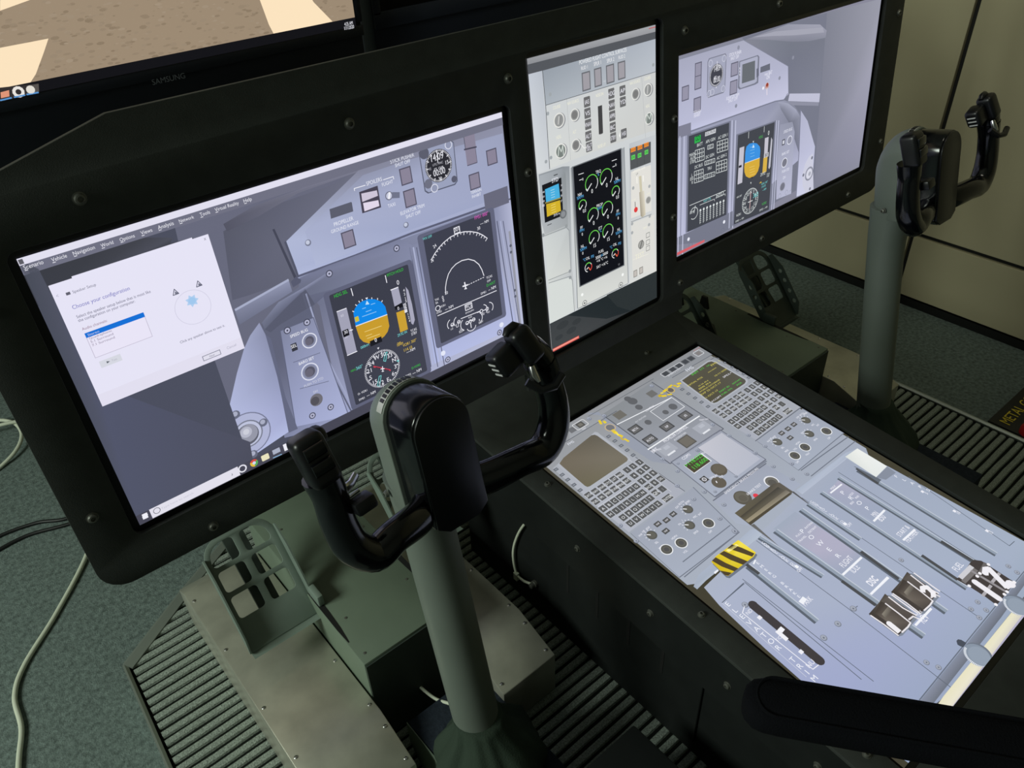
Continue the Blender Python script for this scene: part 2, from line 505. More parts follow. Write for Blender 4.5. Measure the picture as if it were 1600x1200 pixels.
dispP = thing('touchscreen_display', ped(DW / 2, DL / 2, -.02), 'large flat touchscreen with keypads and throttle levers set into the black pedestal', 'display')
obj('casing', MB().box((-.019, -DL - .011, -.02), (DW + .013, .011, -.0022), Rp, PEDO), M['bezel'], dispP)

# ---------------------------------------------------------------- platform and ribbed mat
OUT = [(-.14, -1.2), (-.077, .27), (.04, .347), (.20, .442), (.34, .53), (1.045, .53), (1.18, .442), (1.34, .347), (1.458, .27), (1.461, .08), (1.463, -1.2)]
plat = thing('platform', (CX, -.2, FLOOR), 'low metal-edged platform covered in ribbed grey carpet under pedals and pedestal', 'platform')
obj('deck', MB().prism([(x, y, FLOOR) for x, y in OUT], (0, 0, MAT - FLOOR - .006)), M['blackbox'], plat)
def edge_strip(i, w=.012):
    a, b = Vector((*OUT[i], 0)), Vector((*OUT[i+1], 0)); d = (b - a).normalized(); n = Vector((d.y, -d.x, 0))
    mb = MB()
    zt = MAT + .004
    mb.prism([a - n * -.0 + Vector((0,0,zt)), b + Vector((0,0,zt)), b + n * w + Vector((0,0,zt - .003)), a + n * w + Vector((0,0,zt - .003))], (0, 0, -.003))
    mb.prism([a - n * .003 + Vector((0,0,zt)), b - n * .003 + Vector((0,0,zt)), b + Vector((0,0,zt)), a + Vector((0,0,zt))], (0, 0, -(zt - FLOOR)))
    return mb
for i, w in ((0, .004), (1, .014), (2, .012), (3, .012), (4, .004), (5, .012), (6, .012), (7, .012), (8, .004), (9, .004)):
    obj('edge_strip', edge_strip(i, w), M['alu'], plat)
obj('mat_backing', MB().prism([(x * .998, y, MAT - .006) for x, y in OUT], (0, 0, .0015)), M['ribbase'], plat)
def xr(y):
    xs = []
    for i in range(len(OUT)):
        (xa, ya), (xb, yb) = OUT[i], OUT[(i + 1) % len(OUT)]
        if (ya - y) * (yb - y) < 0: xs.append(xa + (xb - xa) * (y - ya) / (yb - ya))
    return (min(xs), max(xs)) if len(xs) >= 2 else None
PITCH_R = .0163
y = -.62; ridx = 0
while y < .525:
    r = xr(y + .006)
    if r:
        x0, x1 = r[0] + .008, r[1] - .008
        segs = [(x0, x1)]
        rng = random.Random(ridx)
        for a, b in segs:
            n = max(2, int((b - a) / .05))
            rings = []
            for k in range(n + 1):
                x = a + (b - a) * k / n
                j = rng.uniform(-.0006, .0006); h = rng.uniform(-.0005, .0005)
                rings.append([(x, y + j, MAT - .0046), (x, y + .0118 + j, MAT - .0046), (x, y + .0105 + j, MAT - .0012 + h), (x, y + .006 + j, MAT - .0006 + h), (x, y + .0015 + j, MAT - .0012 + h)])
            obj('rib', MB().loft(rings), M['rib'], plat)
    y += PITCH_R; ridx += 1

# ---------------------------------------------------------------- foot wells
def mir(x, s): return x if s == 1 else 2 * CX - x
def heel_plate(x0, x1, s, label, group=None):
    xs = sorted((mir(x0, s), mir(x1, s)))
    t = thing('heel_plate', ((xs[0] + xs[1]) / 2, .03, MAT), label, 'plate', 'bent metal heel plates')
    prof = [(.275, -.385), (.236, -.362), (-.126, -.360), (-.203, -.388), (-.203, MAT), (.275, MAT)]
    prof = [(y, z) for y, z in prof]
    obj('sheet', MB().prism([(xs[0], y, z) for y, z in prof], (xs[1] - xs[0], 0, 0)), M['steel'], t, bevel=.0015, seg=2)
    r0 = None
    for y, z in ((.215, -.3618), (.10, -.3612), (-.02, -.3606), (-.11, -.3600), (-.145, -.3667), (-.19, -.3834)):
        for x in (xs[0] + .007, xs[1] - .007):
            q = Vector((x, y, z))
            if r0 is None: r0 = obj('rivet', MB().lathe([(.0026, -.001), (.0026, .0006), (.0014, .0014), (0, .0015)], q, (0, 0, 1), 8), M['chrome'], t, q)
            else: dup(r0, q - wloc(r0), t)
    return t
def pedal_housing(s, label):
    xs = sorted((mir(.1605, s), mir(.300, s)))
    t = thing('pedal_housing', ((xs[0] + xs[1]) / 2, .1, MAT), label, 'housing', 'sheet metal pedal housings')
    prof = [(-.100, MAT), (-.100, -.293), (.25, -.293), (.25, MAT)]
    obj('cover', MB().prism([(xs[0], y, z) for y, z in prof], (xs[1] - xs[0], 0, 0)), M['housing'], t, bevel=.0015)
    obj('rear_panel', MB().box((xs[0] + .001, -.1025, MAT), (xs[1] - .001, -.0995, -.297)), M['housing_shade'], t)  # side facing the pilot: its shade is painted in
    # curved pedal slots along both long edges of the top
    zt = -.293
    for xx, sg in ((xs[0], 1), (xs[1], -1)):
        pts = [(.0045, .085), (.0052, .06), (.0045, .03), (.0042, .0), (.0035, -.03), (.0028, -.057)]
        w = [.0030, .0044, .0046, .0040, .0032, .0008]
        poly = [(xx + sg * (a + h), b, zt + .0004) for (a, b), h in zip(pts, w)] + [(xx + sg * (a - h * .8), b, zt + .0004) for (a, b), h in reversed(list(zip(pts, w)))]
        obj('slot', MB().prism(poly, (0, 0, -.0008)), M['pedal_dark'], t)
        for y, dx in ((.11, .012), (-.02, .02), (-.085, .010), (.19, .03)):
            q = Vector((xx + sg * dx, y, zt)); obj('rivet', MB().lathe([(.002, 0), (.002, .0006), (0, .0010)], q, (0, 0, 1), 8), M['bolt'], t, q)
    if s == -1:
        for bx_, by_, w_, h_ in ((1.142, .215, .030, .034), (1.168, .165, .024, .026), (1.098, .095, .034, .020)):
            obj('bracket', MB().prism([(bx_, by_ - w_ / 2, zt), (bx_, by_ + w_ / 2, zt), (bx_, by_ + w_ * .3, zt + h_), (bx_, by_ - w_ * .2, zt + h_)], (.006, 0, 0)), M['bezel'], t)
    return t
def rudder_pedal(x0, x1, s, label, material):
    a, b = sorted((mir(x0, s), mir(x1, s))); w = b - a
    o = Vector((a, .028, -.322)); e1 = Vector((1, 0, 0)); e2 = Vector((0, .645, .764)); en = e1.cross(e2)   # en faces the pilot
    t = thing('rudder_pedal', ((a + b) / 2, .06, -.33), label, 'pedal', None)
    H = .168
    hs = []
    for r0, r1, rr in ((.054, .087, .006), (.093, .124, .006), (.130, .161, .006)):
        for k, (u0, u1) in enumerate(((.007, w / 2 - .0045), (w / 2 + .0045, w - .009))):
            rad = [rr] * 4
            if r1 > .15: rad = [rr, .022, rr, rr] if k == 0 else [.022, rr, rr, rr]
            hs.append(rrect(u0, r0, u1, r1, rad, 4))
    me = fill_loops([rrect(0, .008, w, H, [.03, .03, .001, .001], 6)] + hs, .003, (o, e1, e2, en), 'pedal_plate', .0005)
    link_mesh('foot_plate', me, material, t)
    lip = []
    for k in range(6):
        ang = radians(90 * k / 5)
        lip.append(o + e2 * (.010 - .010 * sin(ang)) + en * (.010 * (1 - cos(ang))) - en * .0015)
    mb = MB()
    rings = [[q, q + e1 * w, q + e1 * w - en * .0025, q - en * .0025] for q in lip]
    obj('rolled_lip', mb.loft(rings), material, t)
    # flanges folded towards the pilot; those of the far pair have round lightening holes
    for xx, sg in ((0, 1), (w, -1)):
        fo = o + e1 * (xx + (0 if sg > 0 else .0022))
        hl = [[(.0105 + .0050 * cos(2*pi*j/12), hh + .0050 * sin(2*pi*j/12)) for j in range(12)] for hh in (.038, .062, .086, .108)] if s == -1 else []
        fl = [(0, .008), (.004, .008), (.019, .03), (.021, .115), (.010, H - .020), (0, H - .020)]
        me = fill_loops([fl] + hl, .0022, (fo, en, e2, Vector((1, 0, 0))), 'flange', 0)
        link_mesh('flange', me, material, t)
    # link arm into the housing slot
    inner = 1 if (s == 1) == (x0 < .2) else -1
    xi = b if inner == 1 else a
    obj('link_arm', MB().box((min(xi - inner * .001, xi + inner * .008), .018, -.2915), (max(xi - inner * .001, xi + inner * .008), .046, -.272)), material, t, bevel=.002)
    obj('rear_bracket', MB().prism([(a + w * .35, .06, -.29), (a + w * .65, .06, -.29), (a + w * .65, .16, -.20), (a + w * .35, .16, -.20)], (0, .006, -.006)), M['housing_shade'], t)
    return t
heel_plate(.036, .158, 1, 'bare metal heel plate nearest the left edge, below the leftmost pedal')
heel_plate(.3025, .398, 1, 'bare metal heel plate between the near control column and the pedestal')
heel_plate(.3025, .398, -1, 'beige lit end of a heel plate right of the touchscreen top corner')
heel_plate(.036, .158, -1, 'dark heel plate on the far side behind the far control column')
pedal_housing(1, 'grey-green sheet metal housing between the near pair of rudder pedals')
pedal_housing(-1, 'dark sheet metal housing between the far pair of rudder pedals')
rudder_pedal(.062, .163, 1, 'grey-green rudder pedal with six windows above the leftmost heel plate', M['pedal'])
rudder_pedal(.318, .412, 1, 'rudder pedal glimpsed behind the near control column', M['pedal'])
rudder_pedal(.062, .163, -1, 'shade-toned rudder pedal with holed flanges below the right display', M['housing_shade'])  # far pedals get the darker copy, shadow put into their colour
rudder_pedal(.318, .412, -1, 'dark rudder pedal half hidden under the middle display beside the pedestal', M['housing_shade'])  # shadow painted in here too

# ---------------------------------------------------------------- control columns
def superring(c, hx, hy, z, n=28, p=2.6):
    out = []
    for j in range(n):
        a = 2 * pi * j / n; ca, sa = cos(a), sin(a)
        out.append((c[0] + hx * math.copysign(abs(ca) ** (2 / p), ca), c[1] + hy * math.copysign(abs(sa) ** (2 / p), sa), z))
    return out
def catmull(P, n=6):
    P = [Vector(q) for q in P]; P = [P[0] * 2 - P[1]] + P + [P[-1] * 2 - P[-2]]; out = []
    for i in range(1, len(P) - 2):
        for k in range(n):
            t = k / n; a, b, c, d = P[i-1:i+3]
            out.append(.5 * ((2*b) + (c - a)*t + (2*a - 5*b + 4*c - d)*t*t + (3*b - a - 3*c + d)*t**3))
    out.append(P[-2]); return out
def interp(vals, n=6):
    out = []
    for i in range(len(vals) - 1):
        for k in range(n):
            t = k / n; a, b = vals[i], vals[i+1]
            out.append(tuple(x + (y - x) * t for x, y in zip(a, b)))
    out.append(vals[-1]); return out
def control_column(cx, label, dy=0.0, dz=0.0):
    o = Vector((cx, 0, 0))
    t = thing('control_column', (cx, -.245, -.40), label, 'control column', 'control columns with yokes')
    # wheel frame: U up along the tilted face, N along the shaft towards the pilot
    U = Vector((0, .196, .981)); N = Vector((0, -.981, .196)); O = Vector((cx, -.252 + dy, .09 + dz))
    def Q(x, s_, n=0.0): return O + Vector((x, 0, 0)) + U * s_ + N * n
    R0 = Matrix((Vector((1, 0, 0)), -N, U)).transposed()
    rings = []
    for z in (-.372, -.30, -.2, -.1, -.03):
        rings.append(superring((cx, -.18 + .175 * (z - .03)), .0285, .0285, z, p=2))
    for z, yc, hx, hy, p in ((.0, -.186, .0290, .0290, 2.1), (.03, -.184, .0310, .0300, 2.3), (.052, -.183, .0330, .0310, 2.8)):
        rings.append(superring((cx, yc), hx, hy, z, p=p))
    obj('column', MB().loft(rings), M['column'], t, angle=60)
    def arch(hw, s0, sc, n, k=1.0):
        pts = [(-hw, s0), (-hw, s0 + (sc - s0) * .5), (-hw, sc)] + [(-hw * cos(radians(a)), sc + hw * sin(radians(a))) for a in range(12, 169, 12)] + [(hw, sc), (hw, s0 + (sc - s0) * .5), (hw, s0)]
        return [Q(x * k, s0 + (s_ - s0) * (.3 + .7 * k), n) for x, s_ in pts]
    head = [arch(.0342, -.046, .0555, n, k) for n, k in ((-.048, 1), (-.058, .995), (-.066, .975), (-.075, .935), (-.084, .87), (-.092, .78), (-.099, .66), (-.104, .53), (-.107, .38))]
    obj('column_head', MB().loft(head), M['column'], t, bevel=.001, angle=50)
    q = Q(-.0345, -.030, -.080); obj('screw', bolt_mesh(q, (-1, 0, 0), .0036), M['bolt'], t, q)
    # hub: arched black block in front of the head, with a flat cover plate
    def hubpoly(k=1.0, dn=0.0): return [(-.031 * k, -.040), (-.031 * k, .0565)] + [(-.031 * k * cos(radians(a)), .0565 + .031 * k * sin(radians(a))) for a in range(10, 171, 10)] + [(.031 * k, .0565), (.031 * k, -.040), (.018 * k, -.049), (-.018 * k, -.049)]
    hub = obj('hub', MB().prism([Q(x, s_, -.0025) for x, s_ in hubpoly()], N * -.0455), M['gloss'], t, bevel=.0022, seg=3)
    obj('cover_plate', MB().prism([Q(x, s_, 0) for x, s_ in hubpoly(.955)], N * -.003), M['satin'], hub, bevel=.001)
    # worn label strip across the top of the head
    st = []
    for a in range(25, 112, 6):
        ca, sa = -cos(radians(a)), sin(radians(a))
        st.append([Q(.0348 * ca, .0556 + .0348 * sa, -.050), Q(.0348 * ca, .0556 + .0348 * sa, -.059), Q(.0340 * ca, .0556 + .0340 * sa, -.059), Q(.0340 * ca, .0556 + .0340 * sa, -.050)])
    lab = obj('label_strip', MB().loft(st), M['silver_label'], t)
    for a in range(44, 104, 8):
        ca, sa = -cos(radians(a)), sin(radians(a))
        Rm = R0 @ Matrix.Rotation(radians(a - 90), 3, 'Y')
        obj('label_mark', MB().box((-.0019, -.0030, -.0004), (.0015, .0030, .0004), Rm, Q(.0350 * ca, .0556 + .0350 * sa, -.0545)), M['satin'], lab)
    # the two horns
    for sg in (-1, 1):
        pts = [(.008, -.026, -.034), (.036, -.025, -.012), (.076, -.021, 0), (.106, -.023 if sg > 0 else -.026, 0), (.123, -.006, 0), (.128, .020, 0), (.125 if sg > 0 else .128, .050, 0), (.120 if sg > 0 else .130, .071, 0)]
        if sg < 0: pts = [(x - .013 * min(1, max(0, (x - .06) / .04)), s_, n) for x, s_, n in pts]
        pts = [Q(sg * x, s_, n - .003) for x, s_, n in pts]
        rad = [(.022, .015), (.0190, .0140), (.0165, .0145), (.0165, .0165), (.0165, .0165), (.0155, .0155), (.0150, .0150), (.0165, .0165)]
        horn = obj('horn', MB().tube(catmull(pts), interp(rad), 16), M['gloss'], t)
        if sg < 0:
            R = R0 @ Matrix.Rotation(radians(-6), 3, 'Y') @ Matrix.Rotation(radians(-10), 3, 'X')
            c = Q(-.1195, .0935, .002)
            obj('grip_head', MB().box((-.0135, -.012, -.026), (.0130, .013, .020), R, c), M['satin'], horn, bevel=.0065, seg=4)
            for z0 in (-.014, .0005):
                obj('rocker_switch', MB().prism([R @ Vector((-.0090, -.0120, z0)) + c, R @ Vector((-.0090, -.0136, z0 + .0015)) + c, R @ Vector((-.0090, -.0152, z0 + .011)) + c, R @ Vector((-.0090, -.0120, z0 + .0125)) + c], R @ Vector((.018, 0, 0))), M['gloss'], horn, bevel=.0006)
            obj('thumb_cap', MB().box((.002, .000, .002), (.019, .018, .017), R, c), M['satin'], horn, bevel=.005, seg=3)
            obj('trigger', MB().tube([Q(-.110, .053, .000), Q(-.101, .049, -.002), Q(-.094, .050, -.004), Q(-.087, .054, -.006)], [(.0055, .003), (.005, .003), (.0045, .003), (.0045, .0025)], 8), M['chrome'], horn)
            mb = MB()
            for k in range(3): mb.tube([Q(-.108, .041 - .0028 * k, .002 - .003 * k), Q(-.091, .042 - .0028 * k, -.001 - .003 * k)], .0018, 8)
            obj('trigger_spring', mb, M['chrome'], horn)
            obj('trigger_guard', MB().box((.008, -.008, -.066), (.028, .010, -.053), R, c), M['satin'], horn, bevel=.003)
        else:
            R = R0 @ Matrix.Rotation(radians(-20), 3, 'Y') @ Matrix.Rotation(radians(-12), 3, 'X')
            c = Q(.1015, .0965, .003)
            def K(*v): return R @ Vector(v) + c
            obj('grip_neck', MB().tube([Q(.121, .068, -.003), Q(.117, .080, -.001), Q(.111, .090, .001), Q(.108, .094, .002)], [(.0155, .0155), (.0145, .0140), (.0125, .0125), (.0115, .0115)], 14), M['gloss'], horn)
            obj('grip_head', MB().box((-.010, -.011, -.018), (.012, .013, .020), R, c), M['satin'], horn, bevel=.0065, seg=4)
            obj('switch_box', MB().box((-.034, -.002, -.013), (-.008, .020, .014), R, c), M['satin'], horn, bevel=.0055, seg=3)
            obj('thumb_hook', MB().tube([K(.007, .003, .014), K(.003, .003, .0205), K(-.004, .003, .0215), K(-.009, .003, .019)], [.0055, .0052, .0045, .0032], 10), M['satin'], horn)
            obj('trim_switch', MB().tube([K(-.008, -.004, -.018), K(-.012, -.006, -.026), K(-.013, -.008, -.033)], [.003, .0042, .0025], 10), M['chrome'], horn)
            obj('trigger_guard', MB().tube([K(.010, -.010, -.044), K(-.004, -.012, -.046), K(-.016, -.010, -.040), K(-.021, -.004, -.026)], .0042, 8), M['satin'], horn)
            tx = MB()
            for k in range(3): tx.box((-.0345, .003, -.008 + k * .006), (-.0338, .015, -.0062 + k * .006), R, c)
            obj('switch_marking', tx, M['white'], horn)
    yb0 = 0
    # gathered cloth boot on a carpeted box
    yb = -.18 + .175 * (-.33 - .03)
    rings = []; N = 60; rng = random.Random(int(cx * 1000))
    ph = [rng.uniform(0, 6.28) for _ in range(8)]
    for k, (z, r, amp) in enumerate(((-.305, .0305, .0006), (-.312, .031, .0015), (-.325, .036, .0035), (-.340, .049, .005), (-.360, .064, .006), (-.380, .070, .006), (-.397, .066, .004), (-.402, .058, .001))):
        ring = []
        for j in range(N):
            a = 2 * pi * j / N
            w = (sin(9 * a + ph[0] + k * .25) + .7 * sin(15 * a + ph[1] - k * .3) + .5 * sin(5 * a + ph[2] + k * .5)) / 2.2
            rr = r + amp * w
            ring.append((cx + rr * cos(a), yb - .004 * k + rr * sin(a), z + amp * .5 * sin(7 * a + ph[3])))
        rings.append(ring)
    obj('boot', MB().loft(rings), M['boot'], t, angle=80)
    bx = MB(); bx.box((cx - .046, -.43, MAT + .001), (cx + .072, -.140, -.402))
    obj('base_box', bx, M['boxcarpet'], t, bevel=.002)
    obj('base_flange', MB().prism([(cx - .047, -.140, -.401), (cx - .047, -.30, -.401), (cx - .047, -.30, MAT), (cx - .060, -.22, MAT), (cx - .047, -.140, MAT + .02)], (-.0012, 0, 0)), M['housing'], t)
    return t
control_column(.2315, 'near control column with black yoke, in front of the left display')
control_column(2 * CX - .2315, 'far control column with black yoke, standing before the beige wall', -.0055, .0105)

# ---------------------------------------------------------------- seat armrest and seat frame in front
arm = thing('pilot_seat', (.30, -.9, MAT), 'black upholstered seat armrest overlapping the lower right of the touchscreen', 'seat')
A = Vector((.347, -.537, -.055)); B = Vector((.468, -.6986, -.055))
ad = (B - A).normalized(); an = Vector((ad.y, -ad.x, 0))
rings = []
for s_, k in ((-.0225, .25), (-.0205, .55), (-.014, .85), (-.005, .97), (.008, 1), (.12, 1), (.23, 1), (.36, 1)):
    c = A + ad * s_
    hw, hh = .0235 * k, .0165 * (.6 + .4 * k)
    rings.append([c + an * hw * math.copysign(abs(cos(2*pi*j/24)) ** .7, cos(2*pi*j/24)) + Vector((0, 0, hh * math.copysign(abs(sin(2*pi*j/24)) ** .7, sin(2*pi*j/24)))) for j in range(24)])
obj('armrest', MB().loft(rings), M['fabric'], arm, angle=60)
pp = []
for k in range(13):
    a = radians(-90 + 180 * k / 12); pp.append(A - ad * (.0165 * cos(a) - .004) + an * .0190 * sin(a) + Vector((0, 0, .0150)))
pp = [A + ad * .3 + an * -.0190 + Vector((0, 0, .0150))] + pp + [A + ad * .3 + an * .0190 + Vector((0, 0, .0150))]
obj('piping', MB().tube(pp, .0016, 6), M['fabric'], arm)
e = A + ad * .30
obj('arm_post', MB().box((e.x - .012, e.y - .02, MAT + .001), (e.x + .012, e.y + .02, -.07)), M['blackbox'], arm)
obj('base_frame', MB().box((.05, -1.15, MAT + .001), (.392, -.357, -.362)), M['blackbox'], arm, bevel=.004)

# ---------------------------------------------------------------- cables and small things on the floor
def cable(name, pts, r, material, label, group=None):
    P = catmull(pts, 8)
    o = obj(name, MB().tube(P, r, 8), material, None, P[0], angle=80)
    return tag(o, label, 'cable', group)
zc = FLOOR + .004
cable('cable', [(.02, .75, zc), (-.049, .62, zc), (-.133, .513, zc), (-.203, .438, zc), (-.231, .385, zc), (-.237, .318, zc), (-.256, .255, zc), (-.29, .12, zc)], .0042, M['cable_w'], 'white cable snaking down the carpet at the left edge')
cable('cable', [(-.30, 1.12, zc), (-.20, 1.18, zc), (-.10, 1.19, zc + .008), (-.057, 1.15, zc + .012), (-.049, 1.087, zc + .012), (-.075, 1.034, zc + .008), (-.13, 1.00, zc), (-.2, .96, zc), (-.27, 1.0, zc), (-.23, 1.09, zc + .010), (-.14, 1.14, zc + .018), (-.06, 1.13, zc + .022), (.05, 1.10, zc)], .0042, M['cable_w'], 'coiled loop of white cable on the carpet left of the panel')
cable('cable', [(-.22, .775, zc), (-.166, .787, zc), (-.10, .775, zc), (-.048, .745, zc), (.05, .73, zc)], .0036, M['cable_b'], 'upper one of two black cables at the left edge')
cable('cable', [(-.22, .735, zc), (-.174, .748, zc), (-.12, .750, zc), (-.055, .728, zc), (.05, .70, zc)], .0036, M['cable_b'], 'lower one of two black cables at the left edge')
xw = c0 - .006
wire = cable('wire', [(xw, -.080, -.2505), (xw, -.075, -.257), (xw, -.048, -.31), (xw, -.032, -.365), (xw, -.036, -.41), (xw - .002, -.055, -.412), (xw, -.075, -.405), (xw - .002, -.077, -.4045)], .0022, M['cable_w'], 'thin white wire hanging on the side of the pedestal')
obj('gland', MB().lathe([(.006, 0), (.006, .004), (.0045, .005), (.0045, .011), (.003, .012)], (c0 - .0006, -.078, -.404), (-1, 0, 0), 12), M['bolt'], wire)
obj('cable_tie', MB().box((xw - .004, -.042, -.425), (xw + .002, -.034, -.410)), M['cable_w'], wire)
cable('wire', [(.232, -.098, -.412), (.232, -.106, -.413), (.236, -.135, -.408), (.243, -.16, -.397), (.25, -.19, -.39)], .0024, M['cable_w'], 'short white wire from the near housing to the cloth boot')
cable('cable', [(.160, -.185, MAT + .012), (.163, -.24, MAT + .03), (.168, -.30, MAT + .02), (.17, -.38, MAT + .004), (.17, -.5, MAT + .004)], .003, M['cable_w'], 'pale cable at the foot of the near column base')

bx = thing('black_box', (1.62, -.40, FLOOR), 'black box with yellow lettering at the right edge on the carpet', 'box')
obj('case', MB().box((1.474, -.53, FLOOR), (1.80, -.345, -.468)), M['bezel'], bx, bevel=.003)
tm_v, tm_f, tm_w = text_mesh('METAL CO')
tm = MB(); k = .078 / text_mesh('METAL')[2]
tm.add([(1.488 + x * k, -.382 + yy * k * 1.15, -.4672) for x, yy in tm_v], tm_f)
obj('lettering', tm, M['yellow'], bx)
rk = obj('red_cap', MB().lathe([(.018, 0), (.018, .012), (.014, .02), (0, .022)], (1.490, -.418, -.468), (0, 0, 1), 20), M['red'], None, (1.490, -.418, -.468))
tag(rk, 'round red cap on the black box at the right edge', 'cap')

# ---------------------------------------------------------------- picture of the left display
W_ = (238, 238, 246)
def gauge_screen(S, kind): pass
def sw(S, a, b, fr=(86, 84, 102), inn=(138, 132, 152), w=.0014, lv=4):
    S.box(a, b, fr, lv); S.box(a, b, inn, lv + 1, pad=-w)
def screw(S, c, r=.003, lv=5, a=(178, 180, 205), b=(70, 72, 90)):
    S.disc(c, r, b, lv, 14); S.disc(c, r * .72, a, lv + 1, 14); S.disc(c, r * .28, b, lv + 2, 8)
def halo(S, c, r, ring, face, lv=5, w=.0012, core=None):
    S.disc(c, r, ring, lv); S.disc(c, r - w, face, lv + 1)
    if core: S.disc(c, r * .55, core, lv + 2)

S = Picture(pan(0, 0), PX, PV)
S.clip = MON['L']; S.wk = .82
x0, y0, x1, y1 = MON['L']
S.boxuv(x0, y0, x1, y1, (76, 79, 95), 0)
# cockpit view
S.crop(380, 180, 3.529)
S.poly([(-390, 560), (860, 200), (1440, 30), (1560, 1180), (900, 1700), (-100, 1800)], (104, 106, 125), 1)
S.poly([(-110, 640), (160, 500), (500, 380), (640, 300), (235, 700), (300, 900), (40, 990), (-60, 1020)], [(88, 90, 105), (94, 96, 113), (104, 106, 124), (108, 110, 128), (102, 104, 122), (100, 102, 119), (94, 96, 114), (92, 94, 112)], 2)
S.poly([(-110, 600), (60, 500), (330, 400), (640, 300), (840, 232), (900, 250), (640, 310), (300, 430), (80, 560), (-90, 640)], [(84, 85, 100), (104, 105, 122), (118, 119, 137), (126, 127, 146), (132, 133, 152), (132, 133, 152), (120, 121, 140), (112, 113, 130), (98, 99, 116), (84, 85, 100)], 3)
S.poly([(160, 630), (172, 626), (300, 905), (286, 912)], (70, 72, 88), 4)
# glare panel
S.poly([(232, 700), (640, 300), (760, 258), (860, 215), (1440, 45), (1490, 450), (1390, 490), (930, 650), (620, 770), (302, 890), (286, 840)],
       [(176, 184, 214), (132, 134, 154), (130, 132, 152), (134, 138, 160), (140, 142, 164), (164, 170, 200), (160, 167, 200), (160, 168, 202), (168, 176, 208), (180, 188, 220), (172, 180, 212)], 4)
S.poly([(340, 640), (660, 330), (900, 250), (1430, 100), (1470, 430), (930, 630), (400, 830)], [(168, 175, 205), (146, 151, 176), (150, 156, 184), (156, 162, 190), (158, 165, 196), (160, 168, 200), (176, 184, 214)], 5)
S.line([(302, 888), (620, 772), (930, 650), (1390, 488)], .0030, (92, 95, 118), 6)
S.line([(302, 898), (620, 782), (930, 660), (1390, 498)], .0018, (150, 156, 186), 6)
S.line([(232, 700), (286, 842), (302, 890)], .003, (84, 87, 106), 6)
# main panel below
S.poly([(302, 900), (620, 784), (930, 662), (1390, 500), (1490, 460), (1580, 1200), (1100, 1450), (560, 1640), (480, 1350), (420, 1050)],
       [(110, 114, 138), (122, 127, 152), (130, 135, 162), (140, 145, 174), (176, 180, 208), (190, 194, 220), (178, 186, 224), (160, 166, 200), (134, 138, 165), (112, 116, 140)], 5)
S.crop(340, 380, 3.158)
S.poly([(960, 10), (1330, -120), (1480, 410), (1060, 600)], [(130, 135, 162), (146, 151, 180), (180, 187, 224), (178, 186, 226)], 6)
for dx, c, w in ((-8, (92, 96, 120), .002), (10, (170, 176, 206), .0026), (26, (100, 104, 128), .0016), (44, (176, 182, 212), .0028), (60, (96, 99, 122), .0016)):
    S.line([(955 + dx, 20), (1060 + dx, 610)], w, c, 7)
for dx, c, w in ((0, (98, 102, 126), .002), (16, (170, 176, 206), .0026), (30, (100, 104, 128), .0016)):
    S.line([(1378 + dx, -110), (1462 + dx, 425)], w, c, 7)
S.line([(1440, -60), (1495, 420)], .0045, (150, 152, 165), 6)
for q in ((1445, 12), (1447, 44), (1466, 232), (1468, 262)): S.disc(q, .002, (92, 96, 112), 8, 10)
# structure left of the primary display
S.poly([(405, 170), (545, 110), (900, -20), (960, 10), (960, 120), (560, 230), (470, 310), (520, 640), (620, 790), (690, 860), (640, 900), (330, 960), (270, 600), (215, 400), (290, 300), (400, 215)],
       [(116, 120, 146), (112, 116, 140), (124, 129, 156), (132, 137, 165), (134, 140, 168), (104, 108, 132), (96, 100, 122), (116, 120, 146), (150, 156, 190), (165, 172, 210), (150, 157, 192), (128, 133, 162), (96, 99, 120), (96, 99, 119), (98, 102, 122), (108, 112, 134)], 7)
S.poly([(218, 392), (300, 290), (430, 215), (540, 145), (545, 160), (420, 240), (310, 340), (232, 425)], [(112, 116, 138), (128, 133, 158), (140, 145, 172), (132, 137, 164), (112, 116, 140), (108, 112, 136), (100, 104, 126), (100, 104, 124)], 8)
S.poly([(232, 425), (430, 222), (480, 300), (310, 400), (260, 440)], (88, 91, 110), 8)
S.poly([(85, 332), (350, 182), (368, 238), (108, 402)], [(128, 132, 156), (146, 151, 178), (122, 127, 152), (108, 112, 134)], 8)
S.line([(85, 330), (350, 180)], .003, (168, 174, 200), 9)
S.poly([(360, 190), (385, 165), (412, 180), (408, 195), (372, 218)], (88, 91, 112), 9)
S.poly([(205, 392), (235, 450), (290, 640), (335, 850), (350, 930), (140, 1072), (55, 815), (95, 640), (130, 520), (160, 455)],
       [(150, 155, 185), (140, 145, 174), (146, 152, 184), (164, 170, 208), (178, 186, 224), (186, 193, 230), (178, 185, 220), (168, 174, 208), (160, 166, 198), (156, 162, 192)], 9)
S.poly([(235, 450), (262, 470), (335, 760), (395, 915), (350, 935), (300, 680)], (100, 104, 128), 10)
S.line([(420, 250), (520, 560), (660, 830)], .0024, (96, 100, 122), 8)
S.line([(436, 250), (536, 560), (676, 826)], .0022, (160, 166, 196), 8)
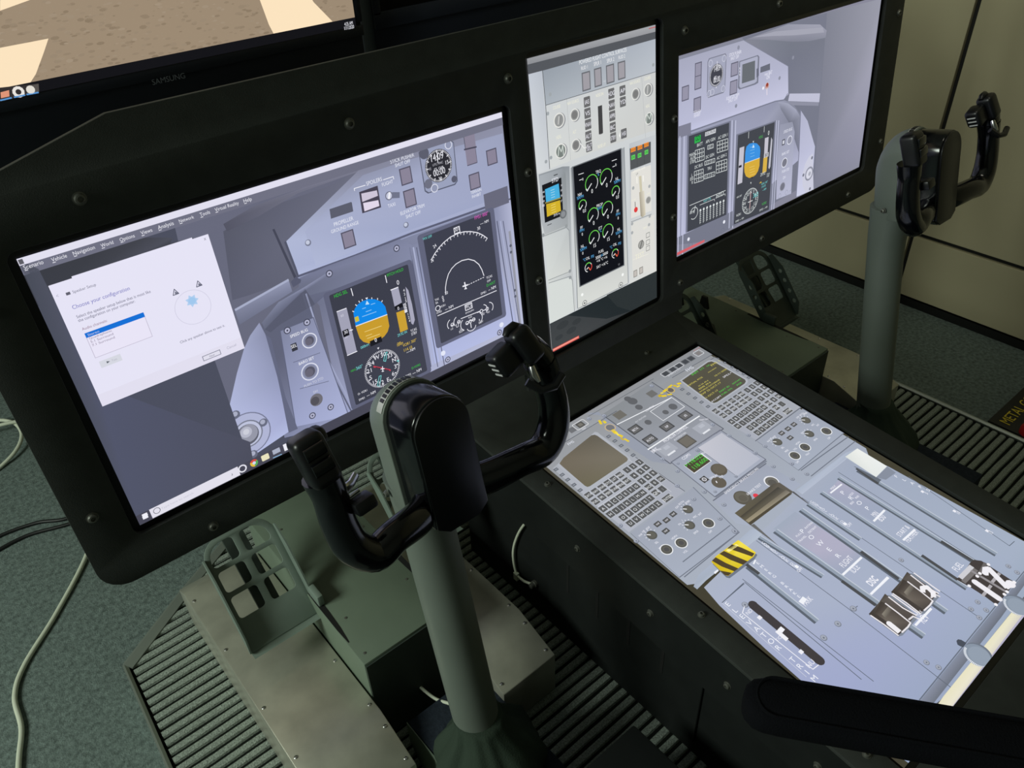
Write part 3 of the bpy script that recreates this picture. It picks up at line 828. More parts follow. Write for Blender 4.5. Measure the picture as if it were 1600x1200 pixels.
# speed-bug panel
S.poly([(308, 432), (472, 366), (646, 850), (385, 905)], [(128, 133, 160), (138, 143, 172), (172, 179, 216), (160, 167, 204)], 9)
S.line([(308, 432), (472, 366), (646, 850)], .0012, (96, 100, 124), 10)
S.line([(308, 432), (385, 905)], .0012, (96, 100, 124), 10)
S.line([(372, 588), (505, 540)], .0009, (104, 108, 132), 10); S.line([(405, 718), (548, 680)], .0009, (104, 108, 132), 10)
for c, e in (((453, 480), (418, 483)), ((455, 633), (414, 637))):
    r = S.rad(c, e); S.ring(c, r, .0014, (226, 228, 240), 12); S.disc(c, r * .84, (132, 136, 160), 11); S.disc(c, r * .62, (86, 86, 102), 12); S.disc((c[0] - 4, c[1] + 6), r * .5, (104, 102, 118), 13)
r = S.rad((487, 772), (456, 775)); S.disc((487, 772), r, (112, 110, 118), 12); S.disc((480, 778), r * .68, (84, 82, 90), 13)
S.text('SPEED BUG', (359, 468), (446, 436), lv=13); S.text('BARO SET', (402, 602), (476, 570), lv=13)
S.text('PUSH TO STD', (428, 712), (522, 672), (206, 208, 222), 13); S.text('DH', (474, 741), (494, 734), (206, 208, 222), 13)
S.box((358, 500), (396, 524), (54, 55, 66), 11); S.text('SEL', (364, 520), (392, 510), lv=12)
for q in ((343, 430), (440, 390), (467, 850), (557, 808), (550, 150), (882, 25), (1135, 573), (1390, 440)): screw(S, q, .0042, 12)
for q in ((1112, 542), (1400, 402)): S.disc(q, .0036, (226, 230, 246), 12, 12)
# round air vent
c = (150, 940)
r = S.rad(c, (258, 905))
S.disc(c, r, (176, 181, 212), 11, 32); S.ring(c, r, .0016, (120, 124, 150), 12, 32)
S.disc(c, r * .66, (120, 124, 142), 12, 28); S.disc(c, r * .60, (190, 195, 220), 13, 28); S.disc((148, 944), r * .50, (96, 98, 112), 14, 26)
S.disc((150, 938), r * .43, (150, 152, 168), 15, 26); S.disc((140, 932), r * .26, (182, 184, 200), 16, 20); S.disc((140, 930), r * .14, (204, 206, 218), 17, 16)
for q in ((88, 845), (224, 884), (176, 1040)): S.disc(q, .005, (104, 108, 128), 14, 12); S.disc((q[0] - 3, q[1] - 3), .003, (170, 174, 196), 15, 10)
# --- primary flight display
S.box((535, 258), (1042, 628), (96, 99, 122), 11, r=.004, pad=.0035)
S.box((548, 258), (1034, 628), (60, 62, 75), 12, r=.002)
G_, CY, MG, YE = (50, 190, 60), (120, 214, 214), (216, 90, 190), (222, 190, 70)
S.text('HDG SEL', (576, 270), (642, 249), G_, 14, 1.3); S.text('PITCH HOLD', (836, 166), (917, 140), G_, 14, 1.3)
S.line([(657, 222), (667, 259)], .0012, W_, 14); S.line([(826, 158), (834, 195)], .0012, W_, 14)
S.box((586, 338), (686, 533), (162, 162, 182), 13); S.line([(586, 338), (634, 320)], .0012, W_, 14); S.line([(638, 554), (688, 532)], .0012, W_, 14)
S.text('60', (608, 365), (622, 360), (206, 206, 220), 14); S.text('20', (628, 470), (642, 465), (206, 206, 220), 14)
S.box((613, 433), (650, 452), (20, 20, 26), 15); S.text('30', (625, 449), (642, 443), W_, 16); S.line([(650, 430), (666, 426)], .0014, W_, 15)
att = [(669, 345), (676, 322), (690, 302), (712, 286), (742, 275), (775, 276), (806, 288), (826, 312), (836, 352), (846, 408), (838, 436), (822, 458), (802, 474), (772, 488), (745, 494), (718, 486), (700, 468), (690, 440), (680, 410)]
S.poly(att[:9] + [att[-1]], (14, 136, 232), 14); S.poly(att[8:], (200, 156, 44), 14)
S.line([(680, 409), (836, 351)], .0012, W_, 15)
for a, b in (((712, 323), (730, 317)), ((755, 302), (776, 295)), ((730, 338), (758, 328)), ((712, 362), (782, 337)), ((724, 437), (808, 407)), ((730, 458), (760, 447)), ((736, 470), (800, 447))):
    S.line([a, b], .0009, (150, 206, 246) if a[1] < 370 else (236, 210, 130), 16)
S.box((674, 366), (698, 382), (206, 190, 60), 16); S.poly([(735, 282), (748, 300), (728, 303)], (190, 226, 250), 16); S.poly([(727, 270), (740, 266), (736, 278)], W_, 16)
for q, w in (((672, 338), (664, 334)), ((686, 308), (678, 302)), ((700, 292), (695, 284)), ((760, 275), (759, 267)), ((788, 279), (788, 270)), ((808, 290), (812, 281)), ((714, 284), (711, 276))): S.line([q, w], .0012, W_, 15)
S.box((758, 488), (803, 480), (22, 22, 28), 15, pad=.002); S.text('0', (776, 488), (786, 485), W_, 16)
S.poly([(854, 230), (890, 216), (908, 292), (872, 312)], (166, 166, 186), 14); S.poly([(880, 342), (920, 328), (938, 424), (900, 440)], (202, 160, 50), 14); S.poly([(872, 312), (908, 292), (914, 312), (876, 330)], (20, 20, 26), 14)
S.line([(852, 231), (890, 216)], .0014, W_, 15); S.text('0', (885, 206), (896, 202), W_, 15)
S.text('0', (888, 330), (896, 327), W_, 16); S.box((914, 300), (936, 338), (226, 226, 236), 15); S.text('80', (918, 316), (934, 310), (30, 30, 38), 16); S.text('60', (920, 330), (936, 325), (30, 30, 38), 16)
S.poly([(926, 214), (940, 232), (958, 300), (972, 378), (964, 402), (955, 396), (936, 290)], (168, 168, 188), 14)
for k, q in enumerate(((918, 232), (921, 250), (925, 270), (928, 284), (938, 350), (942, 366), (946, 382))): S.textc('4215124'[k], q, .0034, W_, 15)
S.text('29.92 IN', (888, 462), (934, 442), CY, 15, 1.3); S.text('TCAS', (952, 440), (982, 428), W_, 15, 1.3); S.text('STBY', (956, 456), (984, 444), W_, 15, 1.3)
S.text('000', (706, 522), (728, 512), CY, 15); S.text('NM', (728, 512), (746, 504), CY, 15)
S.text('VOR1 303°', (914, 512), (982, 488), YE, 15, 1.25); S.text('114.10', (920, 536), (960, 520), YE, 15, 1.25); S.text('----NM', (932, 544), (974, 526), W_, 15); S.text('DME', (886, 500), (904, 493), YE, 15, 1.3); S.text('10NM', (886, 510), (915, 500), YE, 15, 1.3)
c = (812, 618); r = S.rad(c, (724, 629))
S.ticks(c, r * .90, r, 0, 355, 72, .0010, W_, 15); S.ticks(c, r * .80, r * .9, 20, 350, 12, .0014, W_, 15)
for k in range(12):
    a = S.uv(c); t = radians(14 + 30 * k); S.k = (S.k[0], S.k[1], S.k[2])
    q = (a[0] + r * .74 * cos(t), a[1] + r * .74 * sin(t)); vs, fs, wd = text_mesh(('N', '33', '30', 'W', '24', '21', 'S', '15', '12', 'E', '6', '3')[k])
    S.raw([(q[0] + (x - wd / 2) * .008, q[1] + (y - .35) * .008) for x, y in vs], fs, W_, 15)
S.poly([(768, 604), (852, 622), (853, 630), (768, 612)], (206, 60, 80), 15); S.line([(778, 612), (845, 626)], .0012, (60, 40, 50), 16)
for a, b, d_, e in (((818, 580), (826, 540), (835, 536), (828, 582)), ((788, 704), (796, 656), (806, 652), (798, 706))):
    S.lineuv([S.uv(q) for q in (a, b, d_, e, a)], .0010, CY, 15)
S.line([(812, 606), (814, 634)], .0012, W_, 17); S.line([(803, 620), (822, 618)], .0014, W_, 17); S.line([(808, 632), (820, 630)], .0010, W_, 17)
S.poly([(786, 516), (796, 512), (792, 524)], W_, 17); S.poly([(880, 580), (894, 574), (892, 586)], CY, 17)
S.text('HDG', (658, 636), (682, 626), G_, 15, 1.2); S.text('360°', (684, 626), (716, 612), CY, 15, 1.2)
S.text('O- VOR1', (692, 750), (738, 730), W_, 15); S.text('DME1', (698, 778), (726, 768), W_, 15); S.text('--- NM', (736, 758), (780, 740), W_, 15)
S.text('D-VOR2', (958, 622), (1000, 604), G_, 15, 1.2); S.text('DME2', (928, 660), (954, 650), W_, 15); S.text('--- NM', (962, 648), (1006, 630), W_, 15)
# --- multifunction display
S.crop(380, 180, 3.529)
S.box((975, 676), (1436, 1098), (98, 101, 124), 11, r=.004, pad=.004)
S.box((990, 672), (1428, 1100), (62, 64, 78), 12, r=.002)
S.text('WX OFF', (990, 690), (1040, 670), CY, 14, 1.25); S.text('FMS1 000°', (1276, 576), (1350, 551), MG, 14, 1.25); S.text('---- NM', (1306, 606), (1352, 590), W_, 14)
arcp = [(1036, 796), (1054, 764), (1078, 730), (1106, 700), (1140, 672), (1180, 652), (1216, 642), (1252, 641), (1290, 647), (1318, 660), (1344, 678)]
S.line(arcp, .0013, W_, 14)
for i, (x, y) in enumerate(arcp):
    S.line([(x, y), (x + (1200 - x) * .07, y + (900 - y) * .07)], .0011, W_, 14)
for i in range(10):
    x = (arcp[i][0] + arcp[i+1][0]) / 2; y = (arcp[i][1] + arcp[i+1][1]) / 2
    S.line([(x, y), (x + (1200 - x) * .045, y + (900 - y) * .045)], .0009, W_, 14)
S.frame((1158, 622), (1196, 644), .0009, W_, 14); S.text('001', (1162, 645), (1190, 635), W_, 15); S.text('24', (1050, 735), (1066, 722), W_, 15); S.text('21', (1034, 812), (1048, 806), W_, 15); S.text('30', (1290, 634), (1306, 628), W_, 15)
S.line([(1115, 985), (1114, 950), (1119, 915), (1130, 876), (1148, 845), (1172, 820), (1204, 801), (1240, 793), (1272, 801), (1298, 822), (1314, 850), (1326, 884)], .0013, W_, 14)
S.text('20', (1112, 990), (1128, 984), W_, 15)
S.line([(1219, 920), (1226, 956)], .0022, W_, 15); S.line([(1208, 944), (1238, 934)], .0022, W_, 15); S.line([(1218, 958), (1232, 954)], .0016, W_, 15)
for k in range(7): S.line([(1240 + 13 * k, 934 - 6.2 * k), (1248 + 13 * k, 930 - 6.2 * k)], .0011, W_, 14)
S.text('TCAS', (1340, 904), (1372, 892), W_, 15); S.text('OFF', (1344, 922), (1364, 914), W_, 15); S.text('D-NXT', (1342, 946), (1390, 930), G_, 15)
S.text('TAS', (1056, 1026), (1078, 1018), W_, 15); S.text('0', (1096, 1014), (1104, 1010), W_, 15); S.text('SA', (1060, 1042), (1074, 1036), W_, 15); S.text('0', (1100, 1030), (1108, 1026), W_, 15)
S.ring((1072, 1064), .0034, .0011, W_, 15, 14); S.text('VOR1', (1086, 1062), (1114, 1050), W_, 15)
S.text('DME2', (1066, 1096), (1094, 1086), W_, 15); S.text('--- NM', (1112, 1078), (1158, 1060), W_, 15); S.text('DME1', (1310, 990), (1338, 978), W_, 15); S.text('-- NM', (1352, 970), (1392, 954), W_, 15)
S.line([(1070, 1106), (1396, 966)], .0012, W_, 14)
S.crop(640, 440, 6.667)
S.frame((570, 246), (654, 272), .0010, W_, 14); S.text('PFCS', (580, 288), (644, 262), W_, 15, 1.4); S.text('SPOILERS', (580, 338), (668, 302), W_, 15, .9)
S.line([(530, 386), (736, 304)], .0012, W_, 14)
for q in ((442, 448), (510, 418), (597, 430), (630, 412), (665, 393), (745, 305), (805, 283)):
    S.ring(q, .0022, .0010, W_, 15, 12)
for q, a0, a1, rr in (((440, 440), 110, 215, .0072), ((506, 412), 110, 215, .0072), ((585, 440), 120, 240, .0085), ((700, 385), -60, 50, .0085), ((760, 295), -50, 70, .0072), ((822, 270), -50, 75, .0072), ((640, 455), 200, 340, .0075)):
    S.arc(q, rr, a0, a1, .0011, W_, 15, 10)
for q in ((460, 445), (524, 414), (612, 432), (648, 400), (680, 388), (730, 310), (790, 290)): S.line([q, (q[0] - 30, q[1] + 12)], .0013, W_, 15)
S.line([(632, 425), (640, 480)], .0014, W_, 15)
for t_, a, b in (('LO', (428, 505), (452, 494)), ('LI', (486, 478), (510, 468)), ('ELEV', (516, 536), (564, 512)), ('L', (526, 508), (536, 502)), ('ELEV', (720, 440), (764, 420)), ('RI', (756, 352), (776, 342)), ('RO', (808, 330), (832, 318)), ('R', (722, 412), (734, 406)), ('RUD', (612, 385), (648, 370))):
    S.text(t_, a, b, W_, 15, 1.2)
# --- buttons and labels on the glare panel
S.crop(380, 180, 3.529)
S.box((475, 518), (606, 528), (92, 95, 112), 7); S.box((477, 522), (604, 526), (84, 88, 102), 8)
S.poly([(475, 518), (598, 480), (606, 530), (483, 571)], (92, 94, 110), 9)
S.poly([(638, 424), (740, 388), (760, 508), (656, 541)], (72, 68, 84), 8); S.poly([(650, 432), (736, 414), (742, 444), (656, 478)], (206, 198, 216), 9); S.poly([(660, 484), (744, 468), (750, 500), (668, 530)], (226, 216, 234), 9)
S.poly([(820, 424), (862, 424), (862, 456), (820, 458)], (112, 116, 138), 8); halo(S, (803, 444), S.rad((803, 444), (782, 446)), (112, 114, 134), (196, 200, 220), 9, .0012); S.line([(806, 424), (802, 462)], .003, (240, 240, 248), 12)
for a, b in (((857, 298), (936, 370)), ((879, 420), (958, 492)), ((536, 650), (624, 716)), ((1337, 196), (1403, 262)), ((1241, 330), (1310, 396))): sw(S, a, b, lv=8)
S.box((1212, 106), (1291, 262), (86, 84, 102), 8); S.box((1216, 110), (1283, 178), (138, 132, 152), 9); S.box((1223, 192), (1288, 258), (138, 132, 152), 9)
S.line([(1216, 190), (1286, 174)], .0022, (74, 72, 90), 11)
S.box((1340, 450), (1450, 470), (104, 105, 124), 8, pad=.004)
for t_, a, b in (('STICK PUSHER', (812, 268), (943, 232)), ('SHUT OFF', (838, 287), (921, 262)), ('SPOILERS', (680, 389), (766, 362)), ('FLIGHT', (766, 393), (826, 374)), ('TAXI', (799, 511), (839, 498)), ('ELEVATOR TRIM', (868, 552), (1000, 510)),
                ('SHUT OFF', (898, 570), (979, 542)), ('PROPELLER', (502, 613), (608, 580)), ('GROUND RANGE', (486, 652), (638, 604)), ('TERRAIN', (1254, 437), (1313, 418)), ('INHIBIT', (1262, 458), (1311, 442))):
    S.text(t_, a, b, (232, 234, 244), 10, 1.25)
S.line([(613, 416), (611, 404), (672, 386)], .0010, W_, 10); S.line([(772, 356), (826, 338), (829, 352)], .0010, W_, 10)
for q in ((357, 703), (897, 605)): S.disc(q, .0036, (120, 124, 146), 9, 12); S.disc((q[0] - 2, q[1] - 2), .0024, (196, 202, 222), 10, 10)
# clock
S.poly([(966, 205), (985, 190), (1140, 136), (1160, 148), (1182, 362), (1168, 384), (1018, 432), (1000, 420)], (92, 96, 116), 8); S.poly([(971, 208), (988, 195), (1138, 141), (1156, 152), (1177, 360), (1164, 378), (1022, 425), (1005, 414)], (154, 161, 188), 9)
c = (1077, 278); r = S.rad(c, (1002, 284)); S.disc(c, r, (44, 44, 52), 11, 32); S.ticks(c, r * .86, r * .97, 0, 354, 60, .0008, W_, 12); S.ticks(c, r * .78, r * .97, 0, 330, 12, .0014, W_, 12)
S.disc((996, 210), .0065, (92, 94, 110), 12, 16); halo(S, (1130, 163), .0050, (220, 222, 236), (146, 152, 178), 12, .0010); halo(S, (1054, 402), .0050, (220, 222, 236), (146, 152, 178), 12, .0010); S.disc((1162, 352), .004, (90, 92, 110), 12, 12); S.disc((1020, 378), .0055, (110, 112, 130), 12, 14)
S.text('14:09', (1037, 258), (1104, 236), W_, 13, 1.35); S.text('UTC MNC', (1044, 282), (1100, 262), (190, 190, 200), 13); S.text('ET  CHR', (1054, 307), (1104, 290), W_, 13); S.text('00:00', (1050, 339), (1114, 318), W_, 13, 1.35)
S.text('30', (1078, 362), (1096, 355), W_, 13); S.text('15', (1116, 272), (1132, 266), W_, 13); S.text('45', (1022, 306), (1036, 300), (170, 170, 180), 13); S.line([(1066, 196), (1072, 262)], .0010, W_, 14)
# --- sim window: menu bar, title bar, left void, task bar
tb = (226, 224, 240)
S.boxuv(x0, y1 - .0062, x1, y1, tb, 20)
S.boxuv(x0, y1 - .0150, x1, y1 - .0062, (112, 113, 131), 19)
S.crop(0, 0, 2.857)
S.poly([(95, 1205), (440, 1115), (640, 1060), (770, 1060), (760, 1085), (860, 1060), (880, 1120), (70, 1400)], [(58, 60, 68), (60, 62, 70), (66, 68, 77), (78, 80, 92), (66, 68, 78), (74, 76, 88), (60, 62, 70), (60, 62, 72)], 12)
S.box((78, 1160), (108, 1175), (92, 92, 100), 21)
for t_, a, b in (('Scenario', (108, 1203), (196, 1178)), ('Vehicle', (232, 1168), (300, 1148)), ('Navigation', (328, 1140), (425, 1112)), ('World', (452, 1104), (507, 1088)), ('Options', (536, 1078), (602, 1058)), ('Views', (630, 1048), (680, 1032)), ('Analysis', (706, 1024), (776, 1003)), ('Network', (800, 994), (866, 974)), ('Tools', (893, 966), (937, 951)), ('Virtual Reality', (960, 944), (1066, 912)), ('Help', (1088, 905), (1123, 893))):
    S.text(t_, a, b, (232, 232, 240), 21, 1.15)
    A = S.uv(a); S.boxuv(A[0], A[1] - .0012, A[0] + .0026, A[1] - .0006, (232, 232, 240), 21)
# void at the left of the cockpit view
S.crop(0, 0, 1.0)
e = S.uv((389, 718))[0]; e2 = S.uv((333, 575))
S.boxuv(x0, y0, e, e2[1] + .05, (76, 79, 95), 18)
S.poly([(27, 405), (60, 420), (150, 600), (390, 690), (395, 720), (217, 822)], [(72, 76, 88), (78, 81, 95), (82, 86, 108), (78, 80, 96), (76, 78, 94), (82, 86, 106)], 19)
# task bar
S.boxuv(x0, y0, x1, y0 + .0125, (72, 72, 86), 20)
S.crop(180, 660, 5.333)
a = S.uv((308, 790)); b = S.uv((1002, 372)); S.boxuv(a[0], y0 + .0007, b[0] + .002, y0 + .0125, (226, 224, 236), 21)
for q in ((236, 772), (254, 764), (240, 790), (258, 782)): S.cbox(q, .0032, .0038, W_, 21)
S.ring((345, 732), .0034, .0008, (96, 98, 110), 22, 14); S.text('Type here to search', (385, 722), (650, 590), (196, 194, 208), 22, .8); S.line([(970, 424), (975, 434), (968, 440)], .0008, (120, 120, 132), 22)
S.ring((1058, 382), .0042, .0020, (226, 226, 236), 22, 14)
q = (1155, 335); a = S.uv(q)
for k, cc in enumerate(((214, 80, 70), (226, 190, 70), (90, 170, 90))):
    S.polyuv([a] + [(a[0] + .0046 * cos(radians(30 + 120 * k + 12 * i)), a[1] + .0046 * sin(radians(30 + 120 * k + 12 * i))) for i in range(11)], cc, 22)
S.disc(q, .0020, (206, 216, 240), 23, 12)
S.cbox((1248, 288), .009, .0075, (232, 226, 190), 22, .001); S.cbox((1340, 236), .009, .006, (170, 176, 196), 22); S.line([(1312, 294), (1386, 262)], .0010, (150, 200, 240), 22); S.cbox((1415, 205), .004, .009, W_, 22)
# dialog window
S.crop(0, 360, 4.0)
A = S.uv((296, 345)); B = S.uv((1526, 737)); C_ = S.uv((640, 1095)); D_ = S.uv((1300, 22))
u0, u1, v0, v1 = (A[0] + C_[0]) / 2, (B[0] + D_[0]) / 2, (B[1] + C_[1]) / 2, (A[1] + D_[1]) / 2
S.boxuv(u0, v0, u1, v1, (230, 228, 246), 24)
S.boxuv(u0, v0, u1, v0 + .013, (226, 223, 240), 25)
S.boxuv(u0 + .02, v1 - .0006, u0 + .13, v1 + .0016, (230, 228, 246), 24)
bl = (86, 90, 160)
S.text('<', (354, 420), (368, 414), (170, 170, 190), 26); S.cbox((424, 393), .0036, .0026, (96, 96, 110), 26); S.text('Speaker Setup', (455, 392), (600, 344), (120, 120, 140), 26, 1.1); S.text('x', (1274, 62), (1288, 58), (140, 140, 156), 26)
S.text('Choose your configuration', (455, 492), (812, 372), (112, 112, 188), 26, 1.15)
S.text('Select the speaker setup below that is most like', (480, 548), (942, 388), (104, 104, 128), 26, 1.2)
S.text('the configuration on your computer.', (490, 572), (845, 446), (104, 104, 128), 26, 1.2)
S.text('Audio channels:', (514, 624), (672, 572), (150, 118, 140), 26, 1.1)
S.frame((528, 642), (940, 664), .0005, (196, 190, 210), 26)
a = S.uv((528, 642)); b = S.uv((940, 664)); S.boxuv(a[0], b[1] if b[1] < a[1] else a[1], b[0], a[1], (232, 228, 246), 25)
P0 = S.uv((524, 640)); P1 = S.uv((888, 514)); P2 = S.uv((600, 795)); P3 = S.uv((940, 665))
ul, ur, vt, vb = P0[0], P1[0] + .001, (P0[1] + P1[1]) / 2, (P2[1] + P3[1]) / 2
S.boxuv(ul, vb, ur, vt, (190, 184, 204), 26); S.boxuv(ul + .0005, vb + .0005, ur - .0005, vt - .0005, (233, 229, 247), 27); S.boxuv(ul, vt - .0048, ur, vt, (22, 112, 214), 28)
for k, t_ in enumerate(('Stereo', 'Quadraphonic', '5.1 Surround', '7.1 Surround')):
    yy = vt - .0036 - .0036 * k
    S.textuv(t_, (ul + .002, yy), (ul + .002 + len(t_) * .0017, yy), (190, 200, 230) if k == 0 else (136, 124, 148), 29, .85)
a = S.uv((625, 822)); b = S.uv((742, 820))
S.boxuv(a[0] - .001, a[1] - .006, a[0] + .0185, a[1] + .0010, (214, 216, 226), 26); S.polyuv([(a[0] + .005, a[1] - .0036), (a[0] + .008, a[1] - .0024), (a[0] + .005, a[1] - .0012)], (90, 96, 104), 27); S.textuv('Test', (a[0] + .0095, a[1] - .0036), (a[0] + .0145, a[1] - .0036), (176, 178, 190), 27, 1.1)
for q, s_ in (((1092, 382), .0028), ((1238, 330), .0028)):
    a = S.uv(q); S.lineuv([(a[0] - s_, a[1] - s_), (a[0], a[1] + s_), (a[0] + s_, a[1] - s_), (a[0] - s_, a[1] - s_)], .0009, (90, 92, 112), 26); S.polyuv([(a[0] - s_ * .3, a[1] - s_ * .8), (a[0] + s_, a[1] - s_), (a[0], a[1] + s_ * .2)], (110, 112, 130), 26)
c = (1205, 478); r = S.rad(c, (1095, 515)); S.ring(c, r, .0006, (206, 204, 224), 26, 40)
a = S.uv((1198, 438)); S.polyuv([(a[0] + (.0066 if k % 2 == 0 else .0042) * cos(2*pi*k/14), a[1] + (.0066 if k % 2 == 0 else .0042) * sin(2*pi*k/14)) for k in range(14)], (176, 206, 240), 27); S.disc((1198, 438), .0036, (160, 200, 238), 28, 14)
S.text('Click any speaker above to test it.', (1126, 706), (1404, 598), (110, 110, 130), 26, 1.15)
a = S.uv((1262, 792)); S.boxuv(a[0], a[1] - .0046, a[0] + .0190, a[1] + .0010, (110, 112, 132), 26); S.boxuv(a[0] + .0006, a[1] - .0040, a[0] + .0184, a[1] + .0004, (224, 222, 236), 27); S.textuv('Next', (a[0] + .007, a[1] - .0030), (a[0] + .0125, a[1] - .0030), (130, 130, 150), 28, 1.1)
S.text('Cancel', (1418, 742), (1476, 720), (176, 174, 192), 26, 1.1)
S.build('screen_picture', M['screen'], dispL)

# ---------------------------------------------------------------- picture of the middle display
S = Picture(pan(0, 0), PX, PV)
S.wk = .85; S.clip = MON['C']; x0, y0, x1, y1 = MON['C']
S.boxuv(x0, y0, x1, y1, (206, 210, 212), 0)
S.crop(810, 30, 4.0)
S.poly([(50, 240), (860, 30), (860, 130), (50, 350)], (84, 87, 93), 1); S.poly([(50, 240), (860, 30), (856, 78), (56, 284)], [(150, 152, 156), (166, 168, 172), (152, 153, 158), (140, 142, 147)], 2)
S.box((815, 62), (858, 45), (196, 88, 92), 3)
S.poly([(60, 345), (148, 322), (195, 935), (120, 965)], [(196, 202, 212), (186, 192, 202), (206, 210, 214), (214, 218, 220)], 2)
S.poly([(150, 322), (860, 122), (858, 330), (170, 540)], [(150, 158, 168), (176, 183, 194), (188, 194, 202), (170, 178, 186)], 2)
S.line([(150, 322), (170, 540), (195, 935)], .0012, (92, 96, 102), 4)
S.poly([(170, 540), (858, 330), (858, 690), (640, 765), (195, 935)], [(206, 210, 212), (204, 206, 206), (206, 207, 204), (206, 208, 206), (214, 217, 215)], 3)
S.line([(170, 538), (858, 328)], .0010, (110, 114, 120), 5)
for x in (302, 770): S.line([(x, 500 - (x - 302) * .3), (x + 24, 880 - (x - 302) * .3)], .0005, (170, 173, 175), 4)
cr = (238, 236, 214)
S.text('POWERED FLIGHT CONTROL SURFACES', (380, 284), (676, 208), (240, 242, 244), 6, 1.5)
for (a, b), t_, ta, tb_ in ((((394, 336), (452, 438)), 'RUD 1', (392, 319), (432, 307)), (((471, 311), (522, 414)), 'SPLR 1', (471, 294), (516, 281)), (((546, 290), (600, 392)), 'SPLR 2', (553, 273), (598, 260)), (((619, 270), (669, 368)), 'RUD 2', (626, 251), (666, 239))):
    S.box(a, b, (104, 106, 112), 5); S.box(a, b, (160, 157, 164), 6, pad=-.0016); S.text(t_, ta, tb_, (238, 238, 240), 6, 1.4)
S.text('TEST', (530, 395), (546, 390), (214, 216, 218), 6, 1.2)
for t_, a, b in (('COURSE', (216, 566), (262, 550)), ('NAV SOURCE', (306, 538), (376, 514)), ('HDG', (238, 752), (266, 742)), ('ALT', (340, 718), (362, 710)), ('NOSE DN', (484, 488), (530, 470)), ('NOSE UP', (496, 808), (544, 790)), ('NAV SOURCE', (696, 412), (760, 392)), ('COURSE', (786, 384), (826, 370)), ('HDG', (796, 556), (818, 548))):
    S.text(t_, a, b, cr, 6, 1.7)
for c, e, kk in (((253, 632), (219, 640), 0), ((350, 598), (322, 606), 1), ((264, 824), (229, 832), 2), ((358, 787), (330, 793), 1), ((731, 468), (706, 476), 1), ((809, 440), (783, 448), 0), ((815, 620), (789, 627), 2)):
    r = S.rad(c, e); S.disc((c[0] + 6, c[1] + 2), r * 1.05, (150, 152, 156), 5); S.disc(c, r, (228, 228, 224), 6); S.disc(c, r * .82, (150, 152, 152) if kk != 2 else (122, 130, 126), 7)
    if kk == 0:
        S.line([(c[0] - 5, c[1] + 26), (c[0] - 1, c[1] - 26)], .0022, (196, 196, 194), 8); S.line([(c[0] + 9, c[1] + 24), (c[0] + 13, c[1] - 28)], .0008, (104, 106, 106), 8)
    elif kk == 1: S.disc(c, r * .62, (124, 124, 124), 8)
    else:
        S.line([(c[0] - 16, c[1] + 30), (c[0] - 12, c[1] - 28), (c[0] + 3, c[1] + 4), (c[0] + 12, c[1] - 34), (c[0] + 17, c[1] + 22)], .0016, (206, 214, 208), 8)
S.line([(382, 772), (410, 806), (424, 800)], .0012, (240, 240, 238), 6)
for t_, c in (('IAS', (428, 516)), ('VS', (431, 587)), ('VNAV', (435, 657)), ('ALT', (437, 730)), ('ALT SEL', (441, 797)), ('HDG', (580, 464)), ('NAV', (583, 536)), ('APPR', (586, 604)), ('BC', (589, 675)), ('STBY', (592, 740)), ('AP', (650, 446)), ('YD', (652, 516)), ('HSI', (658, 714))):
    S.cbox(c, .0112, .0128, (106, 106, 108), 6, .001)
    if ' ' in t_:
        S.textc('ALT', (c[0], c[1] - 9), .0046, W_, 7, .9); S.textc('SEL', (c[0], c[1] + 12), .0046, W_, 7, .9)
    else: S.textc(t_, c, .0055, W_, 7, 1.0 if len(t_) < 3 else .56 if len(t_) > 3 else .72)
S.poly([(636, 704), (628, 728), (638, 744)], (244, 244, 240), 6)
S.box((501, 545), (525, 716), (140, 141, 142), 5)
for k in range(13): S.cbox((509 + .5 * k, 548 + 13.4 * k), .0078, .0030, (66, 66, 68), 6)
for q in ((198, 470), (842, 285), (183, 590), (203, 865), (172, 890)): S.disc(q, .0024, (160, 166, 170), 5, 10)
S.crop(810, 230, 3.6375)
# annunciators and gear lever
S.poly([(630, -20), (800, -80), (800, 720), (632, 782)], [(190, 195, 200), (200, 204, 208), (222, 222, 218), (216, 218, 216)], 3)
S.poly([(632, 8), (752, -32), (752, 86), (636, 130)], (84, 87, 90), 4)
S.line([(672, -6), (676, 116)], .0005, (60, 62, 64), 6); S.line([(712, -20), (716, 100)], .0005, (60, 62, 64), 6)
for c in ((652, 14), (690, 1), (726, -14)): S.cbox(c, .0100, .0058, (240, 146, 60), 5); S.textc('DOOR', c, .0030, (120, 70, 30), 6, .75)
for c in ((652, 57), (688, 46), (727, 28)): S.cbox(c, .0076, .0062, (96, 206, 96), 5); S.textc('DN', c, .0032, (30, 90, 30), 6, .8)
S.poly([(640, 140), (752, 100), (756, 360), (640, 405)], (226, 224, 218), 4)
S.text('LANDING GEAR', (652, 146), (720, 120), (250, 248, 236), 6, 1.5); S.text('UP', (668, 160), (680, 156), (120, 120, 120), 6); S.line([(672, 168), (674, 206)], .0022, (246, 244, 236), 6); S.line([(708, 160), (710, 196)], .0022, (246, 244, 236), 6)
S.poly([(684, 166), (698, 162), (704, 250), (690, 256)], (206, 200, 176), 5); S.poly([(686, 256), (714, 246), (722, 384), (704, 398), (694, 392)], [(176, 168, 150), (224, 218, 202), (214, 206, 184), (180, 172, 152), (160, 152, 136)], 6)
S.line([(662, 310), (664, 342)], .0012, (60, 50, 50), 6); S.disc((667, 355), .0040, (222, 64, 64), 7, 14)
halo(S, (738, 300), .0056, (190, 190, 186), (150, 150, 148), 6, .0010); S.text('HORN', (728, 272), (748, 264), cr, 6, 1.2); S.text('LOCK REL', (640, 310), (668, 298), cr, 6, 1.4)
